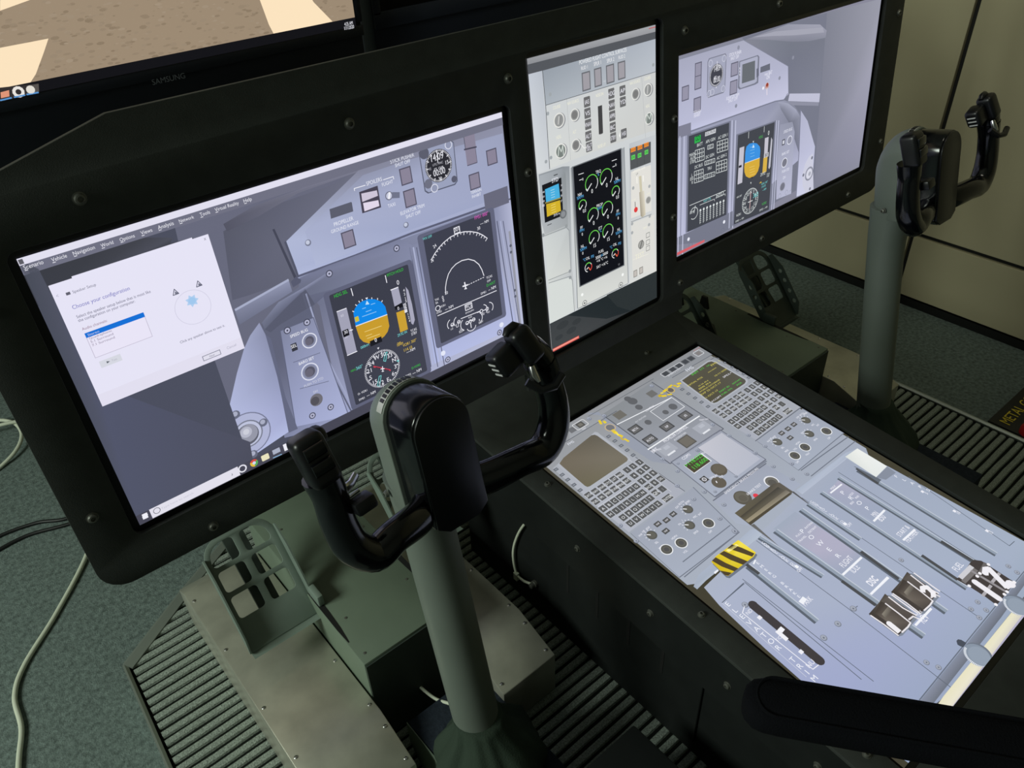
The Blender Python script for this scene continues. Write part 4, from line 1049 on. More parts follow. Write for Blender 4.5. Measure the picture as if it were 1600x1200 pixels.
S.line([(640, 425), (756, 380)], .001, (130, 134, 138), 5)
S.poly([(640, 432), (770, 384), (772, 690), (650, 740)], (222, 221, 216), 4)
for q in ((646, 435), (746, 392), (742, 440), (646, 486), (652, 232), (744, 222)): S.disc(q, .0026, (170, 174, 176), 5, 10)
S.text('TEMP', (706, 470), (730, 460), cr, 6, 1.2); halo(S, (697, 553), S.rad((697, 553), (680, 558)), (120, 120, 118), (164, 164, 160), 6, .001); S.line([(690, 580), (704, 526)], .0018, (90, 90, 90), 9)
for y in (500, 540, 575): S.frame((725, y - 10), (746, y + 8), .0008, (110, 112, 112), 6)
for c in ((664, 718), (697, 700)): S.cbox(c, .0080, .0110, (120, 118, 114), 6); S.cbox(c, .0062, .0090, (196, 190, 184), 7)
S.text('TEST', (664, 640), (714, 620), cr, 6, 1.2); S.line([(650, 640), (740, 606)], .0006, (244, 242, 226), 6)
# left column: standby instrument and blank panels
S.poly([(115, 155), (250, 110), (290, 108), (306, 700), (330, 915), (180, 1002), (150, 500)], [(150, 156, 162), (140, 146, 152), (146, 152, 158), (190, 194, 196), (206, 209, 208), (222, 226, 222), (200, 205, 204)], 3)
S.poly([(120, 162), (250, 120), (268, 150), (282, 440), (150, 498), (128, 420)], [(170, 176, 182), (150, 156, 162), (140, 146, 150), (160, 165, 168), (180, 184, 186), (176, 181, 186)], 4)
S.box((133, 216), (248, 390), (26, 28, 34), 6, r=.003)
S.poly([(133, 216), (243, 172), (254, 385), (150, 430)], (22, 24, 30), 7)
S.poly([(150, 240), (228, 206), (236, 286), (157, 314)], (74, 176, 224), 8); S.poly([(157, 324), (236, 300), (241, 362), (162, 396)], (210, 178, 44), 8)
S.line([(150, 318), (240, 288)], .002, (150, 140, 70), 9); S.text('STD', (190, 204), (226, 190), W_, 9, 1.2); S.text('29.92 in', (200, 394), (234, 380), W_, 9, 1.3)
for k in range(4): S.line([(182 + k, 246 + 14 * k), (204 + k, 238 + 14 * k)], .0007, (190, 226, 240), 9); S.line([(184 + k, 332 + 14 * k), (210 + k, 322 + 14 * k)], .0007, (246, 226, 130), 9)
for k in range(4): S.text('%d' % (20 - k), (240, 222 + 30 * k), (248, 219 + 30 * k), W_, 9); S.text('%d' % (140 - 20 * k), (136, 262 + 26 * k), (148, 258 + 26 * k), W_, 9)
S.disc((254, 380), .0062, (110, 114, 118), 8, 16); S.disc((254, 380), .0040, (140, 144, 148), 9, 14)
S.frame((200, 164), (222, 150), .0008, (70, 72, 76), 7); S.frame((164, 446), (188, 432), .0008, (70, 72, 76), 7)
S.poly([(150, 510), (272, 460), (286, 476), (296, 700), (290, 712), (168, 758)], [(206, 211, 210), (196, 201, 202), (190, 195, 196), (206, 209, 206), (208, 211, 208), (214, 218, 214)], 5)
S.line([(145, 505), (272, 455), (288, 472), (298, 704), (170, 756)], .0010, (136, 141, 145), 6)
S.poly([(175, 775), (292, 740), (304, 760), (316, 930), (180, 1002)], (214, 219, 216), 5); S.line([(172, 772), (296, 732), (306, 756), (318, 932)], .0010, (140, 145, 148), 6)
for q in ((272, 448), (292, 704), (294, 740), (140, 500)): S.disc(q, .0026, (150, 155, 158), 7, 10)
S.line([(306, 110), (336, 915)], .0014, (120, 125, 130), 6)
# engine display
S.poly([(296, 118), (600, 2), (622, 770), (336, 920)], [(150, 155, 160), (158, 163, 168), (214, 216, 212), (218, 221, 216)], 4)
S.line([(600, 0), (624, 772)], .0016, (140, 145, 150), 6); S.line([(336, 918), (622, 775)], .0010, (120, 124, 128), 6)
S.poly([(302, 112), (585, 4), (602, 672), (346, 796)], (104, 108, 114), 6); S.poly([(311, 114), (581, 12), (598, 668), (351, 788)], (14, 16, 24), 7)
GR = (110, 214, 84); WH = (238, 240, 242); BL = (90, 170, 226)
def dial(c, e, t_, lv=8, red=False):
    r = S.rad(c, e); S.arc(c, r, 20, 215, .0014, GR if not red else WH, lv, 22); S.arc(c, r, -50, 20, .0012, WH, lv, 10)
    a = S.uv(c); S.lineuv([a, (a[0] - r * .80, a[1] - r * .72)], .0016, WH, lv + 1)
    S.arc(c, r, 205, 222, .002, WH, lv, 4)
    if t_: S.textc(t_, (c[0] + 3, c[1] + 44), .0058, WH, lv + 1, .8)
for c, e, t_ in (((415, 205), (380, 218), '0'), ((498, 171), (464, 184), '0'), ((424, 386), (394, 396), '0'), ((505, 350), (475, 361), '0'), ((430, 513), (401, 524), '15'), ((508, 477), (479, 488), '15')): dial(c, e, t_)
for c, e in (((364, 328), (343, 336)), ((552, 250), (531, 258))): dial(c, e, None); S.textc('0.0', (c[0] + 10, c[1] + 32), .005, WH, 9, .7)
for c, e in (((397, 682), (378, 690)), ((549, 604), (531, 612))):
    r = S.rad(c, e); S.arc(c, r, -60, 250, .0012, WH, 8, 24); S.arc(c, r, 50, 130, .0016, GR, 9, 8); S.arc(c, r, -60, 20, .0016, (222, 70, 60), 9, 8); a = S.uv(c); S.lineuv([a, (a[0] + r * .5, a[1] - r * .8)], .0016, (236, 110, 70), 10); S.lineuv([a, (a[0] - r * .6, a[1] - r * .3)], .0014, WH, 10)
for t_, c, col in (('TRQ', (453, 138), WH), ('%', (453, 154), BL), ('NH', (348, 268), WH), ('%RPM', (350, 284), BL), ('NL', (560, 178), WH), ('%RPM', (560, 194), BL), ('PROP', (461, 328), WH), ('RPM', (461, 346), BL), ('ITT', (465, 458), WH), ('°C', (465, 474), BL), ('FF', (358, 456), WH), ('PPH', (360, 472), BL), ('0', (362, 494), WH), ('FF', (564, 362), WH), ('PPH', (565, 380), BL), ('0', (566, 402), WH), ('NL', (364, 562), WH), ('%RPM', (368, 578), BL), ('0', (365, 602), WH), ('NL', (570, 466), WH), ('%RPM', (569, 484), BL), ('0', (572, 506), WH), ('FUEL', (470, 590), WH), ('SAT +16°C', (476, 668), WH), ('OIL', (394, 630), WH), ('OIL', (548, 552), WH), ('°C', (374, 640), BL), ('PSI', (420, 620), BL), ('°C', (526, 568), BL), ('PSI', (574, 546), BL)):
    S.textc(t_, c, .0042, col, 9, .85)
S.text('3000', (438, 640), (468, 628), WH, 9, 1.2); S.text('LBS', (466, 622), (480, 617), BL, 9, 1.2); S.text('3000', (480, 618), (508, 607), WH, 9, 1.2); S.text('+16 °C +16', (444, 656), (504, 632), WH, 9, 1.2)
for a, b in (((340, 156), (370, 146)), ((345, 188), (360, 182)), ((530, 78), (558, 68)), ((534, 112), (548, 106))): S.line([a, b], .0010, WH, 9)
S.text('0', (362, 190), (368, 187), WH, 9); S.text('0', (550, 108), (556, 105), WH, 9); S.text('50', (566, 674), (576, 668), (120, 122, 126), 9)
for q in ((376, 886), (581, 783)): S.ring(q, .0042, .0009, (70, 72, 76), 7, 16); S.disc(q, .0014, (50, 52, 56), 7, 8)
for q in ((362, 838), (592, 724)): S.disc(q, .0024, (248, 250, 248), 7, 10)
# lower dark strip, a reflection drawn into its grey tones, and the red marks
S.poly([(176, 1004), (812, 690), (830, 880), (190, 1200)], (34, 41, 44), 10)
S.poly([(180, 1006), (280, 956), (500, 975), (640, 975), (480, 1060), (190, 1190)], [(56, 60, 62), (58, 62, 64), (60, 63, 65), (52, 56, 58), (54, 57, 58), (62, 65, 66)], 11)
S.poly([(500, 840), (790, 700), (800, 850), (640, 940), (560, 905)], (44, 50, 52), 11)
for q, w in (((250, 1010), .012), ((330, 990), .009), ((230, 1080), .008), ((300, 1040), .01)): S.disc(q, w, (50, 54, 56), 12, 12, w * .5)
S.poly([(194, 1146), (342, 1070), (344, 1086), (196, 1166)], (222, 92, 84), 13); S.poly([(194, 1150), (340, 1075), (340, 1080), (196, 1156)], (244, 168, 150), 14)
S.build('screen_picture', M['screen'], dispC)

# ---------------------------------------------------------------- picture of the right display
S = Picture(pan(0, 0), PX, PV)
S.wk = .75; S.clip = MON['R']; x0, y0, x1, y1 = MON['R']
S.boxuv(x0, y0, x1, y1, (134, 134, 152), 0)
S.crop(1040, 0, 4.4444)
S.poly([(1000, 100), (1500, -10), (1540, 400), (1380, 1000), (1340, 1180), (1000, 1350)], [(118, 121, 136), (152, 153, 168), (160, 160, 178), (146, 146, 166), (140, 141, 158), (124, 126, 144)], 1)
S.poly([(88, 400), (870, 150), (1120, 90), (1112, 215), (1056, 900), (1030, 1250), (300, 1700), (80, 1700)], (118, 121, 138), 2)
S.poly([(555, 275), (850, 168), (1072, 170), (1118, 212), (1110, 262), (1000, 285), (880, 290), (700, 275)], [(136, 137, 152), (150, 152, 168), (160, 161, 178), (150, 151, 168), (138, 140, 156), (132, 134, 150), (128, 130, 146), (138, 139, 154)], 4)
S.poly([(600, 260), (760, 218), (1090, 190), (1100, 225), (900, 245), (740, 250)], (164, 165, 180), 5)
S.poly([(700, 275), (880, 290), (1108, 262), (1072, 650), (860, 650), (850, 460), (545, 278)], [(124, 128, 142), (116, 120, 134), (118, 121, 136), (126, 129, 146), (118, 121, 138), (116, 119, 136), (132, 134, 148)], 3)
S.poly([(90, 412), (540, 276), (850, 458), (852, 655), (820, 690), (760, 700), (175, 905), (175, 852), (90, 880)], [(166, 168, 190), (170, 172, 192), (178, 180, 204), (196, 197, 222), (196, 197, 222), (192, 194, 220), (196, 198, 226), (186, 188, 214), (186, 188, 214)], 5)
S.poly([(90, 398), (530, 262), (540, 276), (90, 414)], (134, 136, 152), 6); S.line([(90, 414), (540, 278), (850, 460), (852, 655), (820, 690)], .0012, (130, 133, 152), 7)
S.poly([(90, 878), (175, 850), (175, 930), (88, 960)], (128, 129, 148), 7)
S.poly([(860, 650), (1072, 648), (1066, 710), (850, 702)], (192, 193, 214), 6); S.poly([(850, 704), (1064, 712), (1060, 735), (880, 730)], (142, 144, 162), 6)
S.poly([(88, 955), (175, 905), (760, 702), (820, 695), (880, 715), (935, 790), (935, 1100), (600, 1400), (80, 1650)], [(160, 163, 186), (150, 153, 175), (146, 149, 172), (150, 153, 174), (136, 139, 158), (126, 129, 148), (176, 178, 204), (190, 192, 220), (186, 188, 216)], 5)
S.line([(175, 912), (760, 704), (822, 694), (846, 650)], .0020, (118, 121, 140), 8)
S.poly([(780, 705), (850, 718), (905, 760), (935, 810), (930, 1080), (860, 860), (800, 760)], [(160, 163, 184), (166, 169, 190), (164, 167, 188), (142, 145, 164), (120, 123, 142), (110, 113, 130), (124, 127, 145)], 7)
fr, inn = (96, 96, 114), (150, 148, 168)
S.box((203, 440), (246, 612), fr, 8); S.box((207, 446), (243, 518), inn, 9); S.box((205, 536), (241, 606), inn, 9)
for a, b in (((112, 604), (160, 690)), ((194, 684), (243, 766)), ((454, 440), (500, 520)), ((447, 566), (494, 646))): sw(S, a, b, fr, inn, .0015, 8)
S.poly([(290, 430), (300, 405), (415, 370), (422, 385), (412, 625), (400, 645), (295, 680), (285, 665)], (122, 124, 142), 8); S.poly([(295, 430), (304, 410), (412, 377), (417, 390), (408, 622), (398, 638), (299, 671), (290, 660)], (164, 167, 188), 9)
c = (351, 522); r = S.rad(c, (303, 535)); S.disc(c, r, (66, 67, 78), 10, 30); S.ticks(c, r * .84, r * .96, 0, 354, 60, .0009, W_, 11)
S.text('14:09', (336, 500), (378, 486), W_, 12, 1.6); S.text('00:00', (330, 578), (376, 562), W_, 12, 1.6); S.text('ET', (336, 552), (352, 547), W_, 12); S.line([(357, 425), (356, 480)], .0012, W_, 12); S.line([(351, 600), (349, 612)], .0016, W_, 12)
for q in ((310, 440), (405, 405), (300, 650), (398, 615), (322, 640)): S.ring(q, .0044, .0010, (206, 208, 224), 12, 12)
S.poly([(510, 425), (640, 382), (650, 395), (642, 575), (620, 588), (512, 622), (500, 610)], (120, 123, 140), 8); S.poly([(516, 430), (636, 390), (640, 400), (632, 565), (616, 578), (520, 612), (510, 600)], (172, 175, 196), 9)
S.poly([(532, 448), (620, 420), (618, 552), (528, 580)], (104, 109, 116), 10); S.poly([(630, 478), (646, 470), (646, 525), (630, 540)], (104, 107, 124), 10)
for y in (468, 490, 512): S.line([(513, y), (514, y + 14)], .0016, W_, 11)
S.poly([(658, 466), (724, 440), (724, 484), (656, 506)], (104, 107, 122), 8)
for t_, a, b in (('STICK PUSHER', (440, 396), (524, 372)), ('SHUT OFF', (450, 420), (508, 404)), ('ELEVATOR TRIM', (420, 696), (508, 668)), ('SHUT OFF', (434, 715), (498, 696)), ('TERRAIN', (192, 796), (244, 780)), ('INHIBIT', (196, 818), (240, 804)), ('MAIN', (686, 528), (708, 521)), ('BAT', (714, 520), (738, 512)), ('ON', (698, 552), (720, 545))):
    S.text(t_, a, b, (232, 232, 244), 10, 1.5)
halo(S, (703, 596), .0055, (200, 190, 200), (190, 140, 130), 9, .001); S.disc((704, 588), .0030, (150, 60, 50), 12, 12); S.line([(702, 608), (702, 660)], .002, (232, 220, 228), 11); S.disc((676, 612), .0024, (240, 240, 248), 11, 10)
for q in ((790, 542), (505, 330), (488, 735), (884, 400)): S.disc(q, .003, (140, 143, 160), 8, 10)
S.crop(1040, 170, 4.4444)
# leaf shaped trim and vent
S.poly([(936, 8), (985, 85), (1012, 180), (1036, 262), (1012, 572), (905, 612), (925, 300)], [(176, 178, 202), (182, 184, 208), (186, 188, 212), (190, 192, 218), (204, 206, 228), (206, 208, 232), (186, 188, 214)], 9)
S.line([(936, 8), (925, 300), (905, 612)], .003, (124, 127, 148), 10)
S.poly([(1020, 310), (1026, 560), (972, 582), (950, 540), (948, 460), (968, 380), (996, 330)], (204, 205, 222), 11)
S.ring((995, 450), .011, .004, (140, 142, 158), 12, 24); S.disc((995, 450), .0085, (216, 217, 230), 12, 20); S.disc((998, 450), .004, (170, 172, 186), 13, 16)
for q in ((955, 460), (1000, 555), (1015, 340)): S.disc(q, .003, (120, 122, 138), 13, 10)
# knob panel
S.poly([(792, 110), (880, 90), (895, 160), (870, 590), (766, 632), (775, 300)], [(150, 153, 174), (146, 149, 168), (160, 163, 184), (186, 188, 212), (182, 184, 208), (164, 167, 188)], 8)
S.line([(792, 110), (775, 300), (766, 632), (870, 590)], .0012, (132, 135, 154), 9)
halo(S, (860, 217), S.rad((860, 217), (842, 222)), (226, 228, 240), (146, 148, 166), 10, .0014); halo(S, (824, 374), S.rad((824, 374), (804, 380)), (226, 228, 240), (120, 121, 136), 10, .0014); halo(S, (810, 540), S.rad((810, 540), (792, 546)), (150, 152, 168), (116, 117, 132), 10, .0014)
S.cbox((817, 232), .008, .010, (80, 82, 96), 10); S.cbox((817, 232), .0045, .006, (220, 222, 234), 11)
for t_, a, b in (('SPEED BUG', (818, 172), (876, 156)), ('BARO SET', (806, 326), (856, 310)), ('PUSH STD', (806, 448), (856, 430)), ('DH', (814, 490), (830, 484))): S.text(t_, a, b, (232, 234, 246), 10, 1.4)
for q in ((790, 605), (838, 580), (865, 580), (828, 142)): S.ring(q, .004, .001, (150, 153, 170), 10, 12)
# displays
for q in (((148, 183), (452, 82), (432, 738), (138, 862)), ((490, 178), (766, 80), (726, 706), (462, 812))): S.poly(list(q), (120, 123, 142), 9)
for dx, c, w in ((0, (186, 189, 212), .003), (12, (124, 127, 146), .002), (24, (190, 193, 216), .003)):
    S.line([(462 + dx, 80), (440 + dx, 830)], w, c, 8); S.line([(98 + dx * 1.3, 190), (85 + dx * 1.3, 1010)], w, c, 8); S.line([(770 + dx * .6, 80), (735 + dx * .6, 700)], w, c, 8)
S.poly([(160, 190), (440, 96), (420, 735), (150, 856)], (66, 69, 78), 10)
S.poly([(502, 184), (756, 92), (716, 700), (472, 804)], (66, 69, 78), 10)
for q in ((405, 785), (158, 905)): S.disc(q, .003, (236, 238, 248), 10, 10)
for q in ((394, 846), (172, 946)): S.ring(q, .0045, .001, (110, 112, 130), 10, 14)
WQ = (220, 226, 226)
S.box((200, 196), (241, 226), (46, 176, 78), 12); S.text('GD', (206, 226), (236, 215), (20, 60, 30), 13, 1.4)
S.poly([(274, 162), (348, 136), (346, 166), (272, 192)], (206, 208, 214), 12); S.text('ELECTRICAL', (278, 184), (342, 158), (60, 62, 70), 13, 1.9)
def ebox(u0, v0, u1, v1, rows, cols, skew=-.32):
    P = lambda x, y: (x, y + (x - u0) * skew)
    for k in range(rows + 1): y = v0 + (v1 - v0) * k / rows; S.line([P(u0, y), P(u1, y)], .0012, WQ, 12)
    for k in range(cols + 1): x = u0 + (u1 - u0) * k / cols; S.line([P(x, v0), P(x, v1)], .0012, WQ, 12)
    for i in range(rows):
        for j in range(cols): S.textc('%d' % ((7 * i + 3 * j) % 10), P(u0 + (u1 - u0) * (j + .5) / cols, v0 + (v1 - v0) * (i + .5) / rows), .0036, WQ, 13)
ebox(204, 290, 266, 372, 3, 2); ebox(290, 256, 330, 282, 1, 2); ebox(356, 230, 430, 306, 3, 2); ebox(270, 366, 340, 392, 1, 3); ebox(350, 372, 424, 448, 3, 2); ebox(198, 436, 260, 516, 3, 2); ebox(266, 460, 340, 488, 1, 3)
for t_, c in (('BATT', (236, 246)), ('APU GEN', (310, 218)), ('AC GEN 1', (396, 190)), ('DC GEN', (306, 326)), ('AC GEN 2', (388, 330)), ('DC BUS', (228, 396)), ('TRU', (303, 412)), ('MAIN', (184, 316)), ('AUX', (186, 340)), ('STBY', (186, 366)), ('L', (182, 460)), ('ESS', (180, 485)), ('R', (184, 510))): S.textc(t_, c, .0048, WQ, 13, .8)
S.line([(165, 672), (415, 566)], .0012, WQ, 12)
r = S.rad((195, 725), (168, 738)); S.arc((195, 725), r, -130, 170, .0013, WQ, 12, 26, ry=r * 1.0); S.line([(195, 725), (205, 672)], .0014, WQ, 12); S.text('TEMP', (168, 732), (200, 720), WQ, 13, 1.2)
S.line([(236, 668), (338, 626), (338, 640)], .0010, WQ, 12); S.line([(345, 620), (412, 590), (412, 604)], .0010, WQ, 12); S.text('FLIGHT CTRL', (262, 650), (312, 634), CY, 13, 1.6); S.text('HYD', (350, 622), (400, 600), WQ, 13)
for k in range(8):
    x = 240 + 23 * k; S.line([(x, 705 - 9.3 * k), (x - 3, 800 - 9.8 * k)], .0011, WQ, 12)
    for i in range(7): S.line([(x - 6, 712 + 13 * i - 9.5 * k), (x + 6, 708 + 13 * i - 9.5 * k)], .0008, WQ, 12)
    S.disc((x, 704 - 9.3 * k), .0022, WQ, 13, 8)
# primary display
S.line([(576, 160), (574, 205)], .0012, WQ, 12); S.line([(684, 122), (682, 162)], .0012, WQ, 12)
att = [(552, 300), (560, 262), (580, 242), (608, 236), (632, 240), (652, 262), (656, 290), (652, 342), (650, 395), (640, 432), (624, 458), (602, 474), (578, 480), (556, 468), (546, 440), (544, 405), (548, 378)]
S.poly(att[:8] + [att[-1]], (58, 146, 226), 12); S.poly(att[7:], (214, 172, 60), 12); S.line([(548, 378), (652, 340)], .0012, WQ, 13)
for k in range(4): S.line([(580 + k, 408 + 18 * k), (616 + k, 396 + 18 * k)], .0008, (236, 208, 120), 13); S.line([(586, 268 + 22 * k), (616, 258 + 22 * k)], .0008, (140, 200, 240), 13)
S.poly([(607, 246), (616, 268), (600, 272)], (206, 230, 246), 13); S.poly([(602, 226), (612, 222), (608, 236)], WQ, 13); S.poly([(586, 478), (604, 470), (602, 484)], (40, 42, 50), 14)
S.poly([(512, 272), (545, 260), (530, 512), (498, 526)], (196, 194, 206), 12); S.poly([(506, 396), (526, 388), (526, 404), (506, 412)], (40, 40, 48), 13)
S.poly([(688, 204), (714, 194), (706, 312), (682, 322)], (196, 194, 206), 12); S.poly([(678, 342), (706, 330), (698, 436), (670, 448)], (214, 176, 74), 12); S.poly([(682, 314), (714, 300), (712, 330), (680, 342)], (206, 206, 214), 13); S.textc('80', (698, 320), .006, (40, 40, 48), 14)
S.poly([(732, 198), (740, 215), (726, 400), (718, 418), (712, 410), (722, 300)], (190, 190, 202), 12)
S.text('HDG', (646, 210), (672, 200), (70, 180, 80), 13, 1.3); S.text('0', (708, 184), (718, 180), WQ, 13); S.text('29.92', (656, 470), (690, 456), WQ, 13, 1.2); S.text('TCAS', (700, 462), (720, 452), WQ, 13); S.text('STBY', (700, 476), (718, 468), WQ, 13)
c = (586, 640); r = S.rad(c, (532, 660)); S.ring(c, r, .0011, WQ, 12, 40); S.ticks(c, r * .88, r, 0, 350, 36, .0011, WQ, 13)
for k in range(12):
    a = S.uv(c); t = radians(30 * k); q = (a[0] + r * .74 * cos(t), a[1] + r * .74 * sin(t)); vs, fs, wd = text_mesh(('E', '6', '3', 'N', '33', '30', 'W', '24', '21', 'S', '15', '12')[k])
    S.raw([(q[0] + (x - wd / 2) * .008, q[1] + (y - .35) * .008) for x, y in vs], fs, WQ, 13)
S.line([(590, 575), (582, 694)], .0018, (226, 190, 190), 13); S.line([(570, 650), (602, 636)], .0018, WQ, 13); S.poly([(587, 510), (594, 508), (590, 524)], WQ, 13)
S.text('HDG 360°', (492, 622), (528, 602), WQ, 13, 1.3); S.text('VOR1 303°', (662, 532), (706, 514), CY, 13, 1.3); S.text('114.10', (664, 552), (692, 540), CY, 13, 1.3); S.text('---NM', (670, 572), (696, 560), CY, 13); S.text('DME', (650, 520), (664, 512), YE, 13); S.poly([(652, 516), (660, 505), (666, 512)], YE, 13)
S.text('VOR2', (666, 672), (698, 658), (70, 180, 80), 13); S.text('VOR1', (488, 752), (520, 738), WQ, 13); S.text('DME1 --- NM', (484, 790), (540, 766), WQ, 13); S.text('DME2 --- NM', (650, 712), (704, 690), WQ, 13); S.text('360', (606, 620), (640, 606), CY, 13)
S.line([(74, 1010), (268, 918)], .0042, (206, 92, 102), 16)
S.poly([(74, 1000), (268, 908), (268, 924), (74, 1020)], (214, 98, 106), 17)
S.build('screen_picture', M['screen'], dispR)

# ---------------------------------------------------------------- picture of the television
S = Picture((0, TVY - .0045, 0), PX, (0, 0, 1))
tx0, tx1 = -.588, .533
S.boxuv(tx0, .358, tx1, .97, (156, 138, 116), 0)
S.crop(0, 0, 2.857)
rng = random.Random(3)
for k in range(4500):
    u = rng.uniform(tx0, tx1); v = rng.uniform(.36, .56); w = rng.uniform(.0012, .0050); h = w * rng.uniform(.25, .5); t = rng.uniform(-12, 12)
    S.polyuv([(u + w * cos(2*pi*i/7), v + h * sin(2*pi*i/7)) for i in range(7)], (150 + t, 133 + t, 112 + t), 1 + k % 3)
pale = (252, 228, 192)
S.poly([(0, -10), (160, -10), (0, 48)], pale, 5)
S.poly([(-60, 225), (216, 172), (196, 232), (160, 330), (128, 380), (-60, 430)], pale, 5)
S.poly([(1145, -40), (1370, -40), (1400, 10), (1484, 96), (1222, 152), (1200, 110)], pale, 5)
S.boxuv(tx0, .348, tx1, .3595, (20, 20, 24), 8)
a = S.uv((0, 0))
S.poly([(-10, 392), (172, 372), (172, 412), (-10, 455)], (52, 48, 48), 9); S.poly([(2, 412), (40, 402), (42, 430), (4, 438)], (222, 150, 120), 10); S.ring((82, 410), .0045, .003, (230, 226, 220), 10, 12); S.poly([(118, 384), (172, 374), (174, 408), (120, 418)], (88, 84, 80), 10); S.disc((136, 400), .0045, (226, 222, 212), 11, 12)
for a, b in (((0, 448), (52, 436)), ((62, 434), (112, 424)), ((118, 422), (172, 412))): S.line([a, b], .0016, (90, 150, 210), 11)
S.text('4:25 AM', (1538, 116), (1574, 104), W_, 10, 1.6); S.text('1/11/2020', (1538, 134), (1580, 122), W_, 10, 1.6)
S.build('screen_picture', M['screen'], tv)
vs, fs, wd = text_mesh('SAMSUNG')
a = Picture((0, TVY - .0042, 0), PX, (0, 0, 1)); a.crop(0, 0, 2.857); p0, p1 = a.uv((680, 372)), a.uv((826, 340)); kx = (p1[0] - p0[0]) / wd
mb = MB(); mb.add([(p0[0] + x * kx, TVY - .0044, p0[1] + y * kx * 1.0 - .002) for x, y in vs], fs)
obj('lettering', mb, M['tvlogo'], tv)

# ---------------------------------------------------------------- picture of the touchscreen
S = Picture(PEDO, PX, PDV)
S.clip = (-.0105, -DL, DW + .004, 0)
S.boxuv(-.0105, -DL, DW + .004, 0, (66, 63, 50), 0)
BASE = (158, 165, 180)
# main grey-blue panel
S.crop(1060, 660, 4.4444)
lim = S.uv((1320, 165)); low = S.uv((100, 1170))
S.polyuv([(-.005, 0), (DW, 0), (DW, lim[1]), (DW - .012, lim[1] - .012), (.010, low[1]), (-.007, low[1] + .010)], [(150, 152, 155), (148, 150, 152), (166, 174, 190), (164, 174, 190), (172, 180, 196), (168, 176, 190)], 1)
# throttle quadrant body
S.k = (0, 0, 1.0)
S.poly([(1100, 918), (1326, 700), (1350, 712), (1388, 729), (1600, 846), (1700, 905), (1500, 1260), (1436, 1206), (1290, 1096), (1248, 1060), (1196, 1014), (1160, 980), (1124, 946)],
       [(172, 180, 198), (164, 172, 190), (160, 170, 190), (160, 170, 190), (164, 176, 196), (150, 166, 184), (152, 166, 190), (152, 164, 192), (160, 168, 204), (162, 170, 204), (166, 174, 202), (170, 178, 202), (172, 180, 202)], 2)
S.crop(820, 520, 3.478)
DK, MD, LT = (86, 90, 100), (122, 128, 140), (186, 192, 206)
def pbox(a, b, fill=None, e=.0012, lv=3):
    S.box(a, b, DK, lv, pad=e); S.box(a, b, LT, lv + 1, pad=e * .3)
    if fill: S.box(a, b, fill, lv + 2)
def pscrew(q, r=.0042, lv=8):
    r *= .86; S.disc(q, r, (124, 130, 145), lv, 16); S.disc((q[0] - 2, q[1] - 2), r * .8, (162, 168, 182), lv + 1, 14); S.disc(q, r * .3, (112, 118, 132), lv + 2, 8)
# top strip with square buttons and module outlines
S.poly([(245, 580), (900, 190), (1030, 110), (950, 60), (230, 490)], [(160, 164, 170), (150, 154, 160), (144, 148, 154), (140, 142, 146), (150, 152, 156)], 2)
S.line([(180, 618), (500, 425)], .0010, DK, 5); S.line([(800, 245), (1030, 112)], .0010, DK, 5); S.line([(345, 455), (700, 250)], .0010, (104, 108, 114), 5)
for c in ((765, 222), (803, 199), (838, 179), (872, 158), (903, 140)):
    S.cbox(c, .0128, .0110, (96, 99, 104), 6, .001); S.cbox(c, .0098, .0082, (70, 73, 78), 7)
S.frame((735, 225), (866, 178), .0008, (226, 228, 232), 8, .002)
S.frame((912, 112), (976, 110), .0009, (226, 226, 230), 8, .002); S.cbox((944, 112), .0096, .0080, (132, 128, 128), 7); S.box((918, 100), (962, 72), (200, 120, 116), 6)
S.text('EMERG LTS', (782, 238), (848, 200), (214, 216, 222), 8, .8)
S.frame((255, 505), (348, 495), .0010, (226, 226, 228), 8, .002); S.cbox((302, 500), .0125, .0105, (84, 84, 82), 7, .001); S.cbox((302, 500), .0072, .006, (120, 118, 112), 8); S.cbox((258, 528), .012, .010, (112, 114, 118), 7); S.textc('TEST', (322, 522), .0026, W_, 8)
# central upper module
S.poly([(420, 445), (690, 268), (1080, 520), (790, 710)], [(138, 142, 146), (140, 144, 150), (150, 154, 164), (158, 162, 174)], 3)
for a, b in (((420, 445), (790, 712)), ((690, 268), (1080, 522))): S.line([a, b], .0016, DK, 5)
S.line([(790, 712), (1080, 522)], .0014, DK, 5)
S.poly([(330, 440), (400, 430), (520, 590), (690, 700), (790, 714), (420, 450)], (150, 156, 170), 3)
S.line([(500, 500), (798, 352)], .0016, (236, 238, 242), 7); S.line([(668, 636), (950, 452)], .0020, (242, 244, 246), 7)
fq = [(682, 428), (798, 352), (868, 402), (752, 478), (682, 428)]; S.line(fq, .0009, (238, 240, 244), 7)
S.text('CONTROL', (660, 430), (712, 400), W_, 8, 1.2); S.text('PROPELLER CONTROL', (762, 598), (892, 516), W_, 8, 1.3); S.text('AUTOFEATHER', (815, 588), (880, 544), (226, 228, 234), 8, 1.1); S.text('ALT FEATHER', (604, 490), (660, 452), (214, 216, 222), 8, 1.0)
for c, t_ in (((600, 525), 'BETA'), ((772, 510), 'NP'), ((872, 450), '#2'), ((680, 580), 'AUTO')):
    S.cbox(c, .0205, .0155, (74, 75, 78), 7, .001); S.cbox(c, .0155, .0115, (104, 104, 104), 8); S.textc(t_, c, .0044, W_, 9, .8)
S.cbox((880, 590), .0235, .0200, (92, 90, 86), 7); S.cbox((880, 590), .0190, .0160, (112, 108, 100), 8)
S.cbox((515, 447), .0180, .0150, (112, 110, 104), 7); S.cbox((690, 332), .0150, .0130, (112, 112, 110), 7)
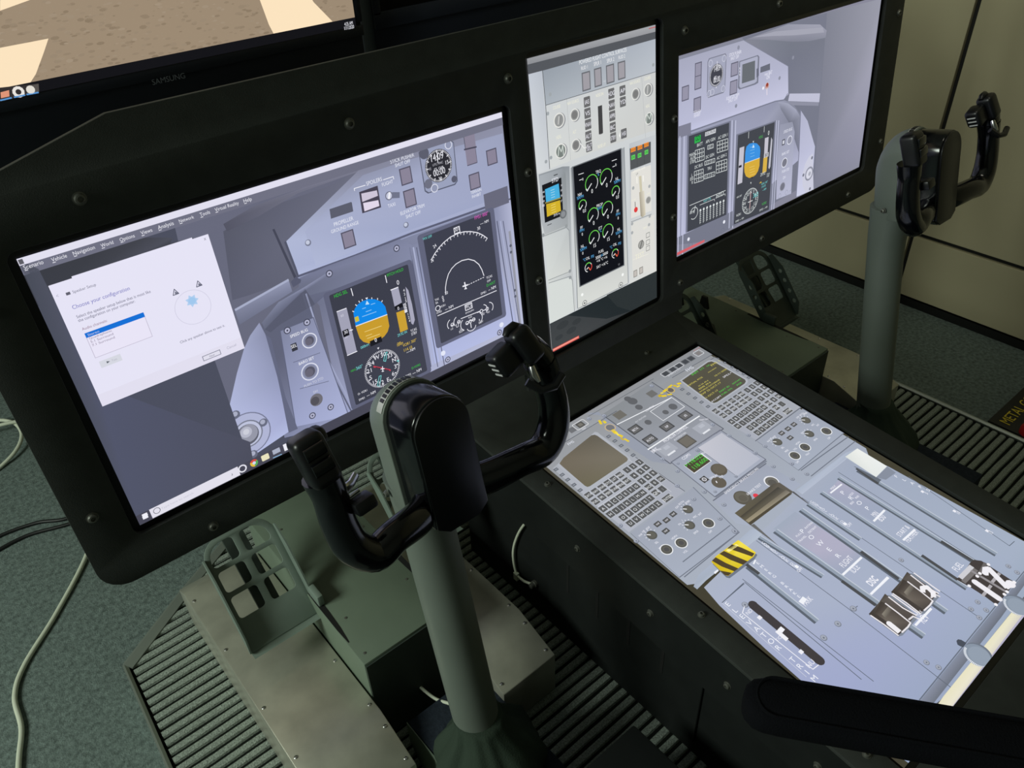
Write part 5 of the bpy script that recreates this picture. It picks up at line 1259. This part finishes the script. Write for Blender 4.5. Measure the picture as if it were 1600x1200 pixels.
for c, r in (((670, 487), .0055), ((765, 432), .0050), ((805, 402), .0070), ((585, 372), .0080), ((620, 405), .0060), ((560, 360), .006)): S.disc(c, r, (98, 100, 104), 7, 16)
for c in ((965, 515), (775, 632)):
    S.cbox(c, .0270, .0180, (168, 172, 182), 7); S.cbox((c[0] + 22, c[1] + 22), .0160, .0030, (226, 228, 234), 8); S.cbox((c[0] - 4, c[1] - 8), .0100, .0060, (182, 186, 196), 8)
for a, b in (((950, 480), (1012, 486)), ((694, 644), (752, 690))): S.text('TRIM DN', (a[0], a[1]), (a[0] + 48, a[1] - 8), W_, 8, 1.2)
S.text('BRT', (700, 655), (735, 640), W_, 9, 1.3)
for q in ((350, 468), (432, 452), (690, 290), (1020, 500), (748, 688), (1110, 560), (830, 752), (828, 832), (975, 865), (918, 905), (1060, 1010), (1142, 1082), (1082, 935), (1252, 655), (1350, 727), (1453, 795), (1305, 617), (1450, 712), (1215, 557), (1532, 768), (518, 1048), (606, 1132), (940, 640)): pscrew(q)
# yellow pull handles
YL = (232, 204, 44)
for pts, w, c in (([(752, 322), (775, 306)], .0042, YL), ([(778, 300), (800, 284)], .0030, YL), ([(806, 288), (826, 290)], .0042, (214, 186, 40)), ([(828, 280), (848, 274)], .0040, YL), ([(826, 296), (842, 288)], .0024, (240, 216, 70)), ([(728, 348), (742, 338)], .0050, (206, 176, 40)), ([(744, 346), (770, 342)], .0040, YL), ([(774, 338), (800, 334)], .0030, YL), ([(738, 330), (752, 326)], .0028, (240, 216, 70))):
    S.line(pts, w, c, 10)
S.ring((792, 312), .0062, .0014, (206, 180, 90), 11, 16); S.disc((792, 312), .0050, (104, 98, 96), 10, 16)
for pts, w, c in (([(404, 476), (416, 498)], .0040, YL), ([(428, 480), (440, 492)], .0044, (226, 206, 60)), ([(474, 528), (498, 548)], .0058, YL), ([(492, 540), (510, 558)], .0034, (246, 226, 90)), ([(510, 556), (532, 566)], .0046, YL), ([(520, 572), (538, 584)], .0026, (206, 178, 40)), ([(540, 576), (566, 592)], .0034, YL)):
    S.line(pts, w, c, 10)
S.ring((464, 516), .0078, .0012, (206, 180, 130), 11, 18); S.disc((464, 516), .0064, (116, 116, 120), 10, 16)
# keypads
KEY, KT = (88, 89, 90), (236, 238, 240)
def keypad(kp, wk, hk):
    for t_, c in kp:
        S.cbox(c, wk + .0016, hk + .0016, (190, 194, 202), 6); S.cbox(c, wk, hk, KEY, 7)
        if t_: S.textc(t_, c, .0044 if len(t_) < 3 else .0040, KT, 8, 1.0 if len(t_) < 3 else .72)
def module(kp, ent, wk, hk):
    keypad(kp, wk, hk)
    t_, c = ent; S.cbox(c, wk * 1.75, hk * 1.0, (190, 194, 202), 6); S.cbox(c, wk * 1.6, hk * .9, KEY, 7); S.textc(t_, c, .0046, KT, 8, .85)
S.crop(860, 620, 5.714)
lk = [('1', (685, 655)), ('2', (738, 621)), ('3', (795, 585)), ('4', (748, 705)), ('5', (805, 668)), ('6', (852, 632)), ('7', (815, 755)), ('8', (868, 717)), ('9', (917, 681)), ('BACK', (878, 806)), ('0', (930, 768)), ('DEL', (985, 733)), ('ON', (940, 858)), (':', (998, 824)),
      ('DATA', (342, 880)), ('NAV', (402, 845)), ('VNAV', (460, 808)), ('DTO', (515, 770)), ('LIST', (568, 735)), ('PRED', (620, 700)), ('FUEL', (402, 935)), ('FPL', (460, 896)), ('PERF', (515, 860)), ('TUNE', (572, 824)), ('MENU', (628, 788)), ('NEXT', (682, 750)),
      ('A', (470, 1000)), ('B', (523, 965)), ('C', (573, 931)), ('D', (623, 897)), ('E', (670, 864)), ('F', (718, 832)), ('G', (764, 800)), ('H', (535, 1050)), ('I', (588, 1018)), ('J', (637, 985)), ('K', (686, 951)), ('L', (734, 918)), ('M', (780, 887)), ('N', (823, 856)),
      ('O', (650, 1078)), ('P', (703, 1041)), ('Q', (755, 1005)), ('R', (799, 971)), ('S', (845, 938)), ('T', (890, 905)), ('U', (715, 1130)), ('V', (768, 1094)), ('W', (819, 1057)), ('X', (867, 1024)), ('Y', (913, 991)), ('Z', (960, 958))]
A, B = S.uv((685, 655)), S.uv((738, 621)); C_ = S.uv((748, 705))
wk, hk = (B[0] - A[0]) * .80, (A[1] - C_[1]) * .74
S.poly([(20, 640), (400, 310), (760, 540), (1200, 845), (700, 1210), (280, 860)], [(170, 174, 182), (158, 162, 170), (168, 172, 180), (170, 174, 186), (178, 182, 194), (176, 180, 190)], 4)
S.line([(1200, 845), (760, 540)], .0010, DK, 5)
S.line([(700, 560), (1080, 850)], .0009, (200, 203, 210), 6); S.line([(420, 985), (760, 760)], .0009, (200, 203, 210), 6)
module(lk, ('ENTER', (1045, 905)), wk, hk)
S.textc('DIM', (946, 872), .0028, KT, 9, .8)
# left unit: blank screen, a brownish reflection drawn into its colours
S.poly([(60, 610), (395, 315), (420, 318), (712, 548), (712, 575), (352, 826), (328, 822)], (176, 180, 188), 6)
sc = [(80, 597), (118, 545), (365, 345), (395, 340), (420, 350), (680, 540), (692, 558), (684, 576), (352, 800), (330, 806), (308, 796), (110, 625)]
S.poly(sc, [(112, 104, 90), (112, 104, 90), (104, 98, 86), (100, 95, 84), (100, 95, 84), (118, 112, 98), (118, 112, 98), (116, 110, 96), (108, 102, 82), (106, 101, 80), (108, 102, 82), (112, 104, 90)], 7)
for c in ((520, 355), (575, 395), (632, 437), (685, 478), (738, 522), (50, 650), (105, 697), (155, 741), (210, 787), (265, 835)): S.cbox(c, .0068, .0048, (92, 96, 104), 7); S.cbox(c, .0046, .0022, (140, 145, 154), 8)
S.text('FMS', (166, 435), (216, 405), (226, 230, 240), 8, .9)
# right unit
S.crop(1000, 530, 4.706)
rk_ = [('1', (790, 376)), ('2', (825, 350)), ('3', (860, 325)), ('4', (840, 404)), ('5', (875, 380)), ('6', (910, 354)), ('7', (890, 437)), ('8', (927, 411)), ('9', (962, 386)), ('BACK', (945, 470)), ('0', (983, 445)), ('DEL', (1018, 420)), ('ON', (1000, 503)), (':', (1042, 477)),
      ('DATA', (558, 530)), ('NAV', (600, 503)), ('VNAV', (639, 478)), ('DTO', (676, 453)), ('LIST', (712, 428)), ('PRED', (746, 404)), ('FUEL', (612, 562)), ('FPL', (650, 537)), ('PERF', (688, 511)), ('TUNE', (725, 486)), ('MENU', (761, 461)), ('NEXT', (796, 437)),
      ('A', (672, 607)), ('B', (705, 584)), ('C', (737, 560)), ('D', (768, 538)), ('E', (798, 515)), ('F', (829, 492)), ('G', (859, 470)), ('H', (718, 640)), ('I', (755, 617)), ('J', (788, 594)), ('K', (820, 571)), ('L', (850, 548)), ('M', (880, 525)), ('N', (911, 502)),
      ('O', (810, 652)), ('P', (843, 628)), ('Q', (876, 604)), ('R', (907, 582)), ('S', (938, 560)), ('T', (968, 537)), ('U', (865, 688)), ('V', (897, 664)), ('W', (928, 640)), ('X', (960, 616)), ('Y', (990, 593)), ('Z', (1020, 570))]
S.poly([(290, 320), (545, 130), (830, 290), (1185, 500), (860, 745), (500, 530)], [(156, 160, 166), (150, 154, 160), (156, 160, 168), (166, 170, 180), (170, 174, 186), (164, 168, 178)], 4)
S.line([(290, 320), (545, 135), (600, 130)], .0009, DK, 5); S.line([(848, 750), (1186, 500)], .0016, (104, 109, 122), 6)
S.line([(775, 345), (1100, 545)], .0008, (196, 199, 206), 6)
module(rk_, ('ENTER', (1085, 530)), wk, hk)
sq = [(308, 305), (500, 170), (525, 164), (552, 172), (772, 298), (778, 312), (768, 328), (568, 462), (545, 470), (520, 462)]
S.poly([(q[0] + (q[0] - 545) * .07, q[1] + (q[1] - 310) * .07) for q in sq], (176, 180, 188), 6)
S.poly(sq, [(88, 84, 70)] * 3 + [(84, 82, 70)] * 3 + [(80, 76, 60)] * 4, 7)
GN, YW = (84, 206, 74), (216, 204, 96)
for t_, a, b, col in (('INIT 1/1', (388, 268), (468, 214), GN), ('OK', (494, 204), (514, 188), GN), ('FMS 1', (530, 200), (590, 164), YW), ('DATABASE', (505, 248), (562, 210), YW), ('10-11-2020', (555, 276), (640, 222), YW), ('INITIAL POS', (355, 350), (460, 280), YW), ('N 24 49.4', (436, 350), (505, 306), YW), ('E046 39.6', (440, 372), (520, 318), YW),
                      ('WORLD DATABASE', (440, 396), (590, 300), YW), ('EXP 22-OCT-17', (455, 414), (600, 322), YW), ('11-OCT-17', (482, 440), (578, 378), YW), ('SPILL+', (618, 286), (678, 248), W_), ('PART ID', (590, 394), (662, 348), GN), ('FUEL SYS', (606, 414), (680, 364), GN), ('RESTART', (684, 334), (745, 294), GN), ('ACCEPT', (530, 466), (604, 420), W_), ('POS', (718, 344), (750, 322), GN)):
    S.text(t_, a, b, col, 9, .62)
for c in ((310, 370), (356, 402), (405, 433), (452, 464), (500, 496), (582, 138), (626, 172), (680, 205), (720, 230), (762, 256), (800, 282)): S.cbox(c, .0068, .0048, (92, 96, 104), 7); S.cbox(c, .0046, .0022, (140, 145, 154), 8)
S.text('FMS', (352, 240), (400, 212), (226, 230, 240), 8, .9)
# radio knob panels
def knob(c, r, a=None, ring=False, ang=135):
    if ring: S.disc(c, r * 1.22, (236, 238, 240), 8, 22); S.disc(c, r * 1.05, (120, 122, 122), 9, 22)
    S.disc(c, r, (88, 88, 84), 10, 22); S.disc(c, r * .72, (100, 99, 92), 11, 20)
    u = S.uv(c); t = radians(ang)
    if not ring:
        S.lineuv([(u[0] + r * .2 * cos(t), u[1] + r * .2 * sin(t)), (u[0] + r * .95 * cos(t), u[1] + r * .95 * sin(t))], .0014, (246, 246, 246), 12)
        S.ticks(c, r * 1.15, r * 1.4, 20, 200, 7, .0009, (236, 238, 240), 9)
    else: S.disc(c, r * .5, (82, 82, 84), 12, 16)
def kpanel(quad, knobs, rings, keys, labs):
    S.poly(quad, [(160, 166, 180), (158, 164, 178), (164, 172, 188), (168, 176, 192)], 4)
    S.line([quad[3], quad[0]], .0008, MD, 6); S.line([quad[1], quad[2], quad[3]], .0012, (112, 118, 132), 6)
    for c in knobs: knob(c, .0072)
    for c in rings: knob(c, .0070, ring=True)
    for c in keys: S.cbox(c, .0098, .0072, (80, 80, 80), 8); S.textc('VHF', c, .0030, W_, 9, .8)
    for t_, c in labs: S.textc(t_, c, .0030, W_, 9, .9)
kpanel([(862, 752), (1196, 512), (1500, 690), (1165, 965)], ((1220, 597), (1245, 697), (1010, 757)), ((1370, 677), (1213, 795), (1138, 857)), ((1041, 692), (1088, 660), (1131, 628), (1104, 726)),
       (('OFF', (1160, 575)), ('BOTH', (1188, 552)), ('EMER', (1215, 548)), ('MIC', (1272, 630)), ('INT', (1308, 632)), ('PA', (1192, 690)), ('1', (1210, 678)), ('2', (1232, 664)), ('SPKR', (1290, 738)), ('OFF', (1390, 728)), ('VHF', (945, 750)), ('HF', (962, 732)), ('ADF', (985, 720)), ('SEL', (1048, 798)), ('HDPH', (1160, 765)), ('VOL', (1140, 808)), ('MKR', (1078, 822)), ('OFF', (1158, 904)), ('MAX', (1232, 845))))
S.crop(820, 520, 3.478)
kpanel([(575, 1090), (915, 840), (1165, 1085), (840, 1330)], ((886, 960), (896, 1046), (690, 1100)), ((998, 1035), (850, 1143), (770, 1178)), ((722, 1040), (770, 1019), (806, 986), (766, 1078)),
       (('OFF', (828, 948)), ('BOTH', (850, 925)), ('EMER', (884, 920)), ('MIC', (925, 1000)), ('INT', (952, 985)), ('PA', (842, 1040)), ('1', (855, 1020)), ('SPKR', (930, 1084)), ('OFF', (1008, 1082)), ('VHF', (628, 1100)), ('HF', (645, 1080)), ('ADF', (668, 1062)), ('SEL', (716, 1140)), ('HDPH', (812, 1112)), ('VOL', (872, 1190)), ('MKR', (740, 1166))))
# com unit and blank cover
S.crop(1000, 530, 4.706)
S.poly([(228, 905), (590, 668), (925, 885), (550, 1160)], [(160, 166, 180), (158, 162, 176), (166, 172, 188), (170, 178, 194)], 5)
S.line([(228, 905), (590, 668), (925, 885), (550, 1160), (228, 905)], .0014, (106, 110, 124), 6); S.line([(560, 1166), (930, 895)], .0030, (128, 134, 148), 6)
S.poly([(425, 800), (600, 690), (885, 880), (712, 1010)], [(198, 198, 208), (190, 192, 202), (182, 186, 200), (186, 190, 204)], 7)
S.line([(425, 800), (712, 1010)], .0008, (120, 124, 136), 8)
S.poly([(322, 930), (452, 838), (528, 896), (400, 990)], (232, 234, 240), 8)
S.poly([(326, 930), (446, 846), (520, 898), (398, 984)], (76, 70, 54), 9)
S.text('>118.025', (345, 944), (468, 858), (78, 212, 66), 10, 1.0); S.text('118.600', (404, 958), (504, 890), (78, 212, 66), 10, 1.0)
S.text('COM1', (322, 890), (372, 852), W_, 9, 1.2); S.text('MIC', (462, 846), (486, 838), W_, 9)
S.disc((580, 960), .0118, (96, 90, 80), 9, 24); S.disc((580, 955), .0090, (104, 98, 86), 10, 22); S.disc((580, 1054), .0105, (98, 92, 82), 9, 24); S.line([(558, 1044), (566, 1058)], .0016, W_, 11)
S.cbox((472, 1032), .0108, .0100, (84, 84, 84), 9); S.cbox((472, 1032), .0092, .0086, (60, 60, 60), 10); S.ring((472, 1032), .003, .001, W_, 11, 12); S.textc('O', (472, 1032), .003, W_, 11)
for t_, c in (('ON', (526, 1020)), ('OFF', (556, 1008)), ('TST', (598, 1014))): S.textc(t_, c, .0034, W_, 10)
for q in ((278, 914), (420, 815), (850, 835), (552, 1122), (705, 1010)): pscrew(q, .0032, 9)
# brake module
S.crop(1060, 660, 4.4444)
S.poly([(240, 545), (600, 290), (850, 430), (500, 720), (400, 700)], [(164, 170, 186), (158, 164, 180), (166, 174, 192), (168, 176, 194), (168, 176, 192)], 5)
S.line([(240, 545), (610, 285)], .0016, (104, 108, 122), 6)
S.text('EMERGENCY BRAKE PRESSURE', (330, 498), (562, 325), W_, 8, .95); S.text('BRAKE TEST', (484, 508), (584, 436), W_, 8, .95)
S.disc((446, 524), .0125, (92, 88, 80), 8, 26); S.disc((440, 520), .0096, (104, 101, 92), 9, 24); S.disc((448, 528), .006, (96, 92, 84), 10, 18); S.disc((646, 412), .0108, (232, 234, 240), 8, 24); S.disc((648, 414), .0092, (112, 110, 104), 9, 22); S.disc((652, 420), .006, (90, 88, 84), 10, 18)
S.disc((538, 510), .0040, (222, 62, 78), 9, 14)
S.poly([(390, 632), (655, 430), (700, 418), (792, 480), (785, 500), (500, 716), (480, 700)], [(100, 94, 78), (84, 80, 72), (96, 90, 82), (96, 92, 84), (88, 82, 70), (88, 82, 66), (92, 86, 70)], 11)
S.poly([(430, 655), (690, 450), (730, 470), (460, 675)], [(70, 66, 60), (66, 64, 60), (92, 88, 80), (98, 92, 76)], 12); S.poly([(465, 682), (745, 470), (775, 488), (500, 705)], [(150, 140, 118), (112, 106, 96), (140, 134, 122), (168, 158, 132)], 12); S.poly([(484, 700), (770, 492), (780, 500), (500, 714)], (78, 72, 60), 13)
S.poly([(780, 480), (800, 480), (1000, 640), (960, 610)], (88, 88, 92), 6); S.poly([(500, 715), (525, 705), (720, 880), (690, 855)], (104, 104, 104), 6)
# seams, bands
S.line([(850, 335), (1180, 100)], .0016, (112, 118, 132), 6); S.line([(920, 375), (1230, 130)], .0014, (112, 118, 132), 6); S.line([(30, 970), (360, 715)], .0014, (112, 118, 132), 6); S.line([(40, 1075), (420, 765)], .0014, (112, 118, 132), 6)
S.poly([(820, 470), (1165, 210), (1240, 182), (1160, 260), (860, 500)], [(172, 182, 200), (176, 186, 204), (170, 180, 198), (186, 194, 212), (182, 190, 208)], 4)
S.poly([(140, 1060), (500, 745), (560, 740), (580, 780), (190, 1100), (130, 1160), (105, 1140)], [(168, 178, 196), (170, 180, 198), (176, 186, 204), (182, 192, 208), (176, 186, 202), (168, 178, 194), (164, 174, 190)], 4)
pk = (176, 174, 196)
S.poly([(810, 620), (1010, 750), (1200, 870), (1270, 935), (1140, 1060), (930, 900), (660, 740)], [(160, 170, 188), pk, (174, 174, 196), (160, 168, 190), (156, 166, 188), pk, (160, 170, 188)], 5)
S.poly([(1110, 400), (1140, 395), (1440, 600), (1350, 690), (1030, 490)], [(170, 174, 194), pk, (158, 168, 190), (158, 168, 190), (164, 168, 190)], 5)
def groove(a, b, w=.0085, lv=8):
    S.line([a, b], w, (92, 100, 112), lv); P, Q = S.uv(a), S.uv(b)
    S.lineuv([(P[0] + w * .18, P[1]), (Q[0] + w * .18, Q[1])], w * .55, (146, 158, 174), lv + 1); S.lineuv([(P[0] + w * .5, P[1]), (Q[0] + w * .5, Q[1])], w * .16, (196, 204, 216), lv + 1)
def dslot(a, b, w=.0048, lv=10): S.line([a, b], w, (74, 76, 80), lv)
S.crop(0, 0, 1.0)
for a, b, w in (((1211, 830), (1443, 995), .0095), ((1251, 797), (1478, 957), .0095), ((1262, 788), (1344, 843), .0075), ((1186, 840), (1285, 901), .0075), ((1168, 885), (1276, 972), .0090), ((1283, 770), (1510, 920), .0075), ((1310, 747), (1540, 890), .0075), ((1340, 735), (1556, 867), .0085)):
    groove(a, b, w)
for a, b in (((1315, 908), (1368, 946)), ((1345, 862), (1404, 905)), ((1166, 882), (1186, 897)), ((1440, 868), (1496, 906)), ((1470, 846), (1520, 877)), ((1338, 732), (1372, 756))): dslot(a, b)
for pts in (((1182, 845), (1340, 962), (1560, 1130)), ((1160, 905), (1365, 1065)), ((1310, 738), (1392, 790), (1570, 905)), ((1253, 778), (1490, 938), (1530, 965)), ((1330, 955), (1340, 947)), ((1128, 942), (1163, 912)), ((1420, 745), (1577, 853), (1585, 846))):
    S.line(list(pts), .0009, (96, 104, 118), 7)
# labels of the levers
S.crop(1060, 660, 4.4444)
def stack(word, a, b, h, lv=9, k=1.2):
    n = len(word)
    for i, ch in enumerate(word):
        if ch == ' ': continue
        t = i / max(1, n - 1); S.textc(ch, (a[0] + (b[0] - a[0]) * t, a[1] + (b[1] - a[1]) * t), h, (238, 240, 248), lv, k)
stack('POWER', (860, 755), (1108, 925), .0062); stack('PROP', (1140, 488), (1312, 596), .0062)
S.textc('RATING', (905, 715), .0028, W_, 9, 1.2); S.textc('DETENT', (930, 745), .0028, W_, 9, 1.2); S.textc('FULL', (835, 780), .0028, W_, 9, 1.3); S.textc('TRAVEL', (860, 810), .0028, W_, 9, 1.2)
S.textc('1020', (1200, 500), .0030, W_, 9, 1.2); S.textc('900', (1240, 520), .0030, W_, 9, 1.2); S.textc('850', (1205, 560), .0030, W_, 9, 1.2)
def bar(a, b, w=.0028): S.line([a, b], w, (240, 242, 248), 9)
bar((1055, 492), (1135, 430), .0022); bar((1355, 688), (1432, 610)); bar((1140, 1060), (1272, 938)); bar((1335, 1195), (1455, 1075))
S.text('MAX', (1066, 470), (1098, 445), W_, 9, .9); S.text('MIN', (1366, 660), (1395, 636), W_, 9, 1.7); S.text('850', (1412, 692), (1446, 662), W_, 9, 1.7)
S.text('FLIGHT', (1150, 1012), (1218, 950), W_, 9, 1.6); S.text('IDLE', (1222, 1050), (1266, 1012), W_, 9, 1.6); S.text('DISC', (1346, 1142), (1394, 1096), W_, 9, 1.6)
stack('CONTROL LOCK ON', (925, 552), (1150, 700), .0034); stack('CONTROL LOCK ON', (588, 838), (800, 995), .0034); bar((815, 1010), (828, 996), .0045); S.textc('OFF', (842, 1024), .0042, W_, 9, .9); bar((1150, 712), (1164, 700), .0040); S.textc('OFF', (1186, 712), .0042, W_, 9, .9)
S.crop(1280, 680, 5.0)
bar((655, 822), (748, 738)); S.text('START &', (635, 798), (716, 728), W_, 9, 1.5); S.text('FEATHER', (700, 842), (786, 768), W_, 9, 1.5); S.text('FUEL', (1082, 1070), (1140, 1022), W_, 9, 1.5)
for c, t_ in (((806, 442), '5'), ((1056, 594), '10'), ((1310, 748), '15')): S.cbox(c, .0040, .0038, W_, 9); S.textc(t_, (c[0] + 30, c[1] + 12), .0050, W_, 9, .8)
stack('FLAPS', (600, 322), (850, 430), .0048)
S.crop(1100, 820, 5.0)
stack('EMERG BRAKE', (420, 300), (740, 560), .0040); bar((755, 612), (788, 572), .0058); S.text('PARK', (795, 640), (856, 586), W_, 9, 1.5); bar((386, 308), (402, 276), .002)
S.poly([(76, 372), (106, 350), (114, 362), (86, 386)], (240, 242, 248), 9)
# elevator trim
stack('ELEVATOR TRIM', (185, 620), (860, 1200), .0066, 9, 1.1)
S.line([(315, 640), (300, 690), (850, 1130), (895, 1095)], .0010, W_, 9); S.line([(140, 610), (310, 455)], .0010, (96, 104, 118), 7); S.line([(315, 448), (1230, 1210)], .0010, (96, 104, 118), 7); S.line([(140, 612), (800, 1190)], .0006, (206, 210, 224), 7)
S.line([(378, 625), (905, 1065)], .0118, (64, 60, 62), 9); S.disc((384, 628), .006, (64, 60, 62), 9, 14); S.disc((902, 1062), .0059, (64, 60, 62), 9, 14)
S.poly([(575, 820), (600, 795), (632, 820), (610, 846)], (242, 242, 248), 11); S.poly([(555, 838), (578, 820), (660, 890), (640, 912)], (240, 240, 246), 11)
for c in ((434, 726), (758, 994)): S.cbox(c, .0052, .0046, W_, 10)
S.textc('T/O', (582, 890), .0040, W_, 10); S.textc('NU', (830, 1085), .0058, W_, 10); S.textc('ND', (352, 680), .0046, W_, 10)
for q in ((320, 626), (1045, 775), (935, 884), (1166, 656), (240, 50)): pscrew(q, .0048)
# striped parking brake handle
S.crop(1060, 660, 4.4444)
H_ = [(228, 970), (260, 930), (415, 818), (440, 835), (538, 905), (520, 935), (345, 1068), (322, 1062)]
S.poly([(q[0] + 10, q[1] + 16) for q in H_], (112, 120, 136), 9)
S.poly(H_, [(212, 186, 30), (226, 202, 40), (240, 218, 60), (246, 228, 84), (236, 214, 50), (226, 200, 40), (214, 188, 30), (210, 184, 30)], 10)
bk = (78, 66, 44)
for q in ([(340, 876), (372, 848), (440, 872), (528, 912), (512, 934), (420, 902)], [(284, 914), (316, 894), (390, 928), (480, 966), (448, 990), (360, 956)], [(232, 962), (258, 938), (330, 978), (416, 1016), (388, 1036), (300, 1002)], [(288, 1030), (370, 1046), (346, 1066), (322, 1062)]):
    S.poly(q, bk, 11)
S.poly([(330, 890), (400, 846), (420, 856), (350, 902)], (252, 240, 150), 11)
# white card on the flap lever
S.poly([(1158, 240), (1242, 182), (1448, 306), (1372, 382)], [(222, 226, 222), (238, 240, 236), (232, 236, 236), (228, 232, 230)], 12)
S.poly([(1215, 305), (1230, 310), (1410, 400), (1390, 420)], (100, 108, 120), 11); S.poly([(1372, 384), (1450, 308), (1510, 350), (1440, 400)], (134, 142, 158), 10)
# power levers
S.crop(1340, 860, 6.0)
def lever(o, dx=0, dy=0):
    T = lambda pts: [(x + o[0], y + o[1]) for x, y in pts]
    S.poly(T([(110, 610), (215, 480), (290, 420), (360, 440), (540, 600), (560, 640), (420, 800), (380, 810)]), (128, 136, 150), 10)
    S.poly(T([(103, 598), (200, 490), (255, 408), (300, 440), (545, 606), (400, 782), (375, 800)]), [(60, 54, 50), (84, 78, 72), (72, 66, 60), (96, 90, 86), (84, 76, 74), (66, 58, 58), (62, 56, 54)], 11)
    S.poly(T([(215, 480), (262, 500), (490, 680), (420, 770), (260, 660), (160, 590)]), [(62, 56, 52), (70, 64, 60), (88, 80, 76), (72, 66, 64), (110, 102, 94), (70, 62, 58)], 12)
    S.poly(T([(225, 600), (290, 520), (330, 545), (262, 640)]), [(140, 134, 122), (110, 104, 96), (84, 78, 74), (104, 98, 90)], 13)
    for q in ([(122, 612), (250, 700), (380, 800)], [(260, 500), (380, 590), (495, 682)], [(290, 440), (420, 540), (550, 612)], [(320, 420), (430, 500), (560, 590)], [(415, 770), (470, 720), (495, 682)]): S.line(T(q), .0018, (236, 232, 236), 14)
    S.line(T([(480, 650), (520, 620), (560, 640)]), .002, (226, 222, 226), 14)
lever((0, 0)); lever((208, -205))
S.line([(296, 690), (392, 768)], .0070, (240, 238, 242), 16); S.disc((296, 690), .0035, (240, 238, 242), 16, 10)
S.line([(610, 385), (606, 355), (650, 348), (706, 400), (710, 432)], .0060, (240, 238, 242), 16)
bar((125, 410), (288, 255)); bar((540, 705), (690, 545)); S.text('DISC', (130, 335), (202, 280), W_, 9, 1.6); S.text('REV', (625, 690), (688, 640), W_, 9, 1.6); S.textc('MAX', (578, 590), .0040, W_, 15, .8)
# condition levers
S.poly([(915, 270), (960, 250), (1060, 110), (1090, 90), (1160, 100), (1470, 300), (1400, 400), (1300, 515), (1200, 440), (1060, 350)], (66, 60, 60), 12)
for a, b, w, col in (((960, 262), (1070, 150), .006, (206, 206, 212)), ((990, 300), (1110, 180), .0055, (120, 116, 116)), ((1060, 190), (1390, 390), .0034, (150, 146, 150)), ((1130, 250), (1200, 120), .0044, (104, 100, 100)), ((1260, 300), (1330, 215), .0036, (176, 172, 176)), ((1170, 430), (1250, 330), .0036, (176, 172, 176))): S.line([a, b], w, col, 13)
for q in ((1045, 335), (1120, 245), (1145, 218), (1226, 135), (1295, 510), (1400, 390), (1468, 300), (1375, 415)): S.disc(q, .0022, (244, 242, 246), 14, 10)
S.line([(1098, 298), (1326, 456)], .0078, (238, 236, 242), 15); S.disc((1098, 298), .0039, (238, 236, 242), 15, 10); S.disc((1326, 456), .0039, (238, 236, 242), 15, 10)
S.line([(1195, 218), (1198, 180), (1228, 176), (1262, 210), (1392, 342), (1432, 318)], .0076, (238, 236, 242), 15); S.disc((1195, 214), .0040, (238, 236, 242), 15, 10); S.disc((1432, 318), .0060, (238, 236, 242), 15, 10)
for q in ((1412, 150), (1494, 208), (1125, 486), (1062, 552), (1205, 562), (1140, 632), (645, 1052), (758, 1098), (408, 92)): pscrew(q, .0040)
# near edge: band, cream strips and ridged knobs
S.crop(1120, 920, 3.3333)
S.line([(1055, 580), (1330, 240), (1600, -90)], .0012, (104, 112, 126), 7)
S.poly([(1058, 584), (1345, 232), (1640, -130), (1660, -100), (1480, 150), (1000, 760), (940, 740)], [(136, 144, 162), (132, 140, 158), (130, 138, 156), (112, 118, 132), (104, 110, 122), (112, 118, 130), (136, 142, 160)], 6)
S.poly([(1126, 610), (1165, 580), (1600, 40), (1640, 60), (1020, 905), (900, 815)], [(92, 92, 92), (84, 84, 86), (84, 84, 86), (172, 172, 190), (190, 186, 206), (104, 100, 100)], 7)
S.poly([(1146, 610), (1180, 560), (1545, 110), (1600, 60), (1640, 90), (1240, 610), (1010, 890), (940, 830)], [(232, 226, 196), (226, 222, 190), (230, 226, 196), (232, 228, 200), (204, 200, 196), (196, 190, 206), (236, 230, 210), (238, 232, 206)], 8)
S.poly([(1215, 628), (1290, 530), (1600, 125), (1640, 95), (1640, 140), (1050, 850), (1010, 905), (1004, 896)], (182, 178, 200), 9)
S.crop(1340, 860, 6.0)
for c, e in (((1120, 985), (990, 950)), ((1482, 520), (1366, 500))):
    r = S.rad(c, e); S.disc((c[0] + 10, c[1] - 8), r * 1.04, (112, 120, 134), 12, 30); S.disc(c, r, (136, 148, 164), 13, 32)
    S.ticks(c, r * .80, r * .99, 95, 245, 22, .0011, (226, 230, 238), 14); S.disc((c[0] + 20, c[1] + 8), r * .86, (134, 146, 162), 15, 30); S.disc((c[0] + 20, c[1] + 6), r * .82, (146, 158, 174), 16, 30)
S.poly([(925, 850), (940, 835), (970, 840), (1020, 870), (990, 910), (960, 900), (935, 885)], (72, 78, 90), 10)
S.build('screen_picture', M['screen'], dispP)
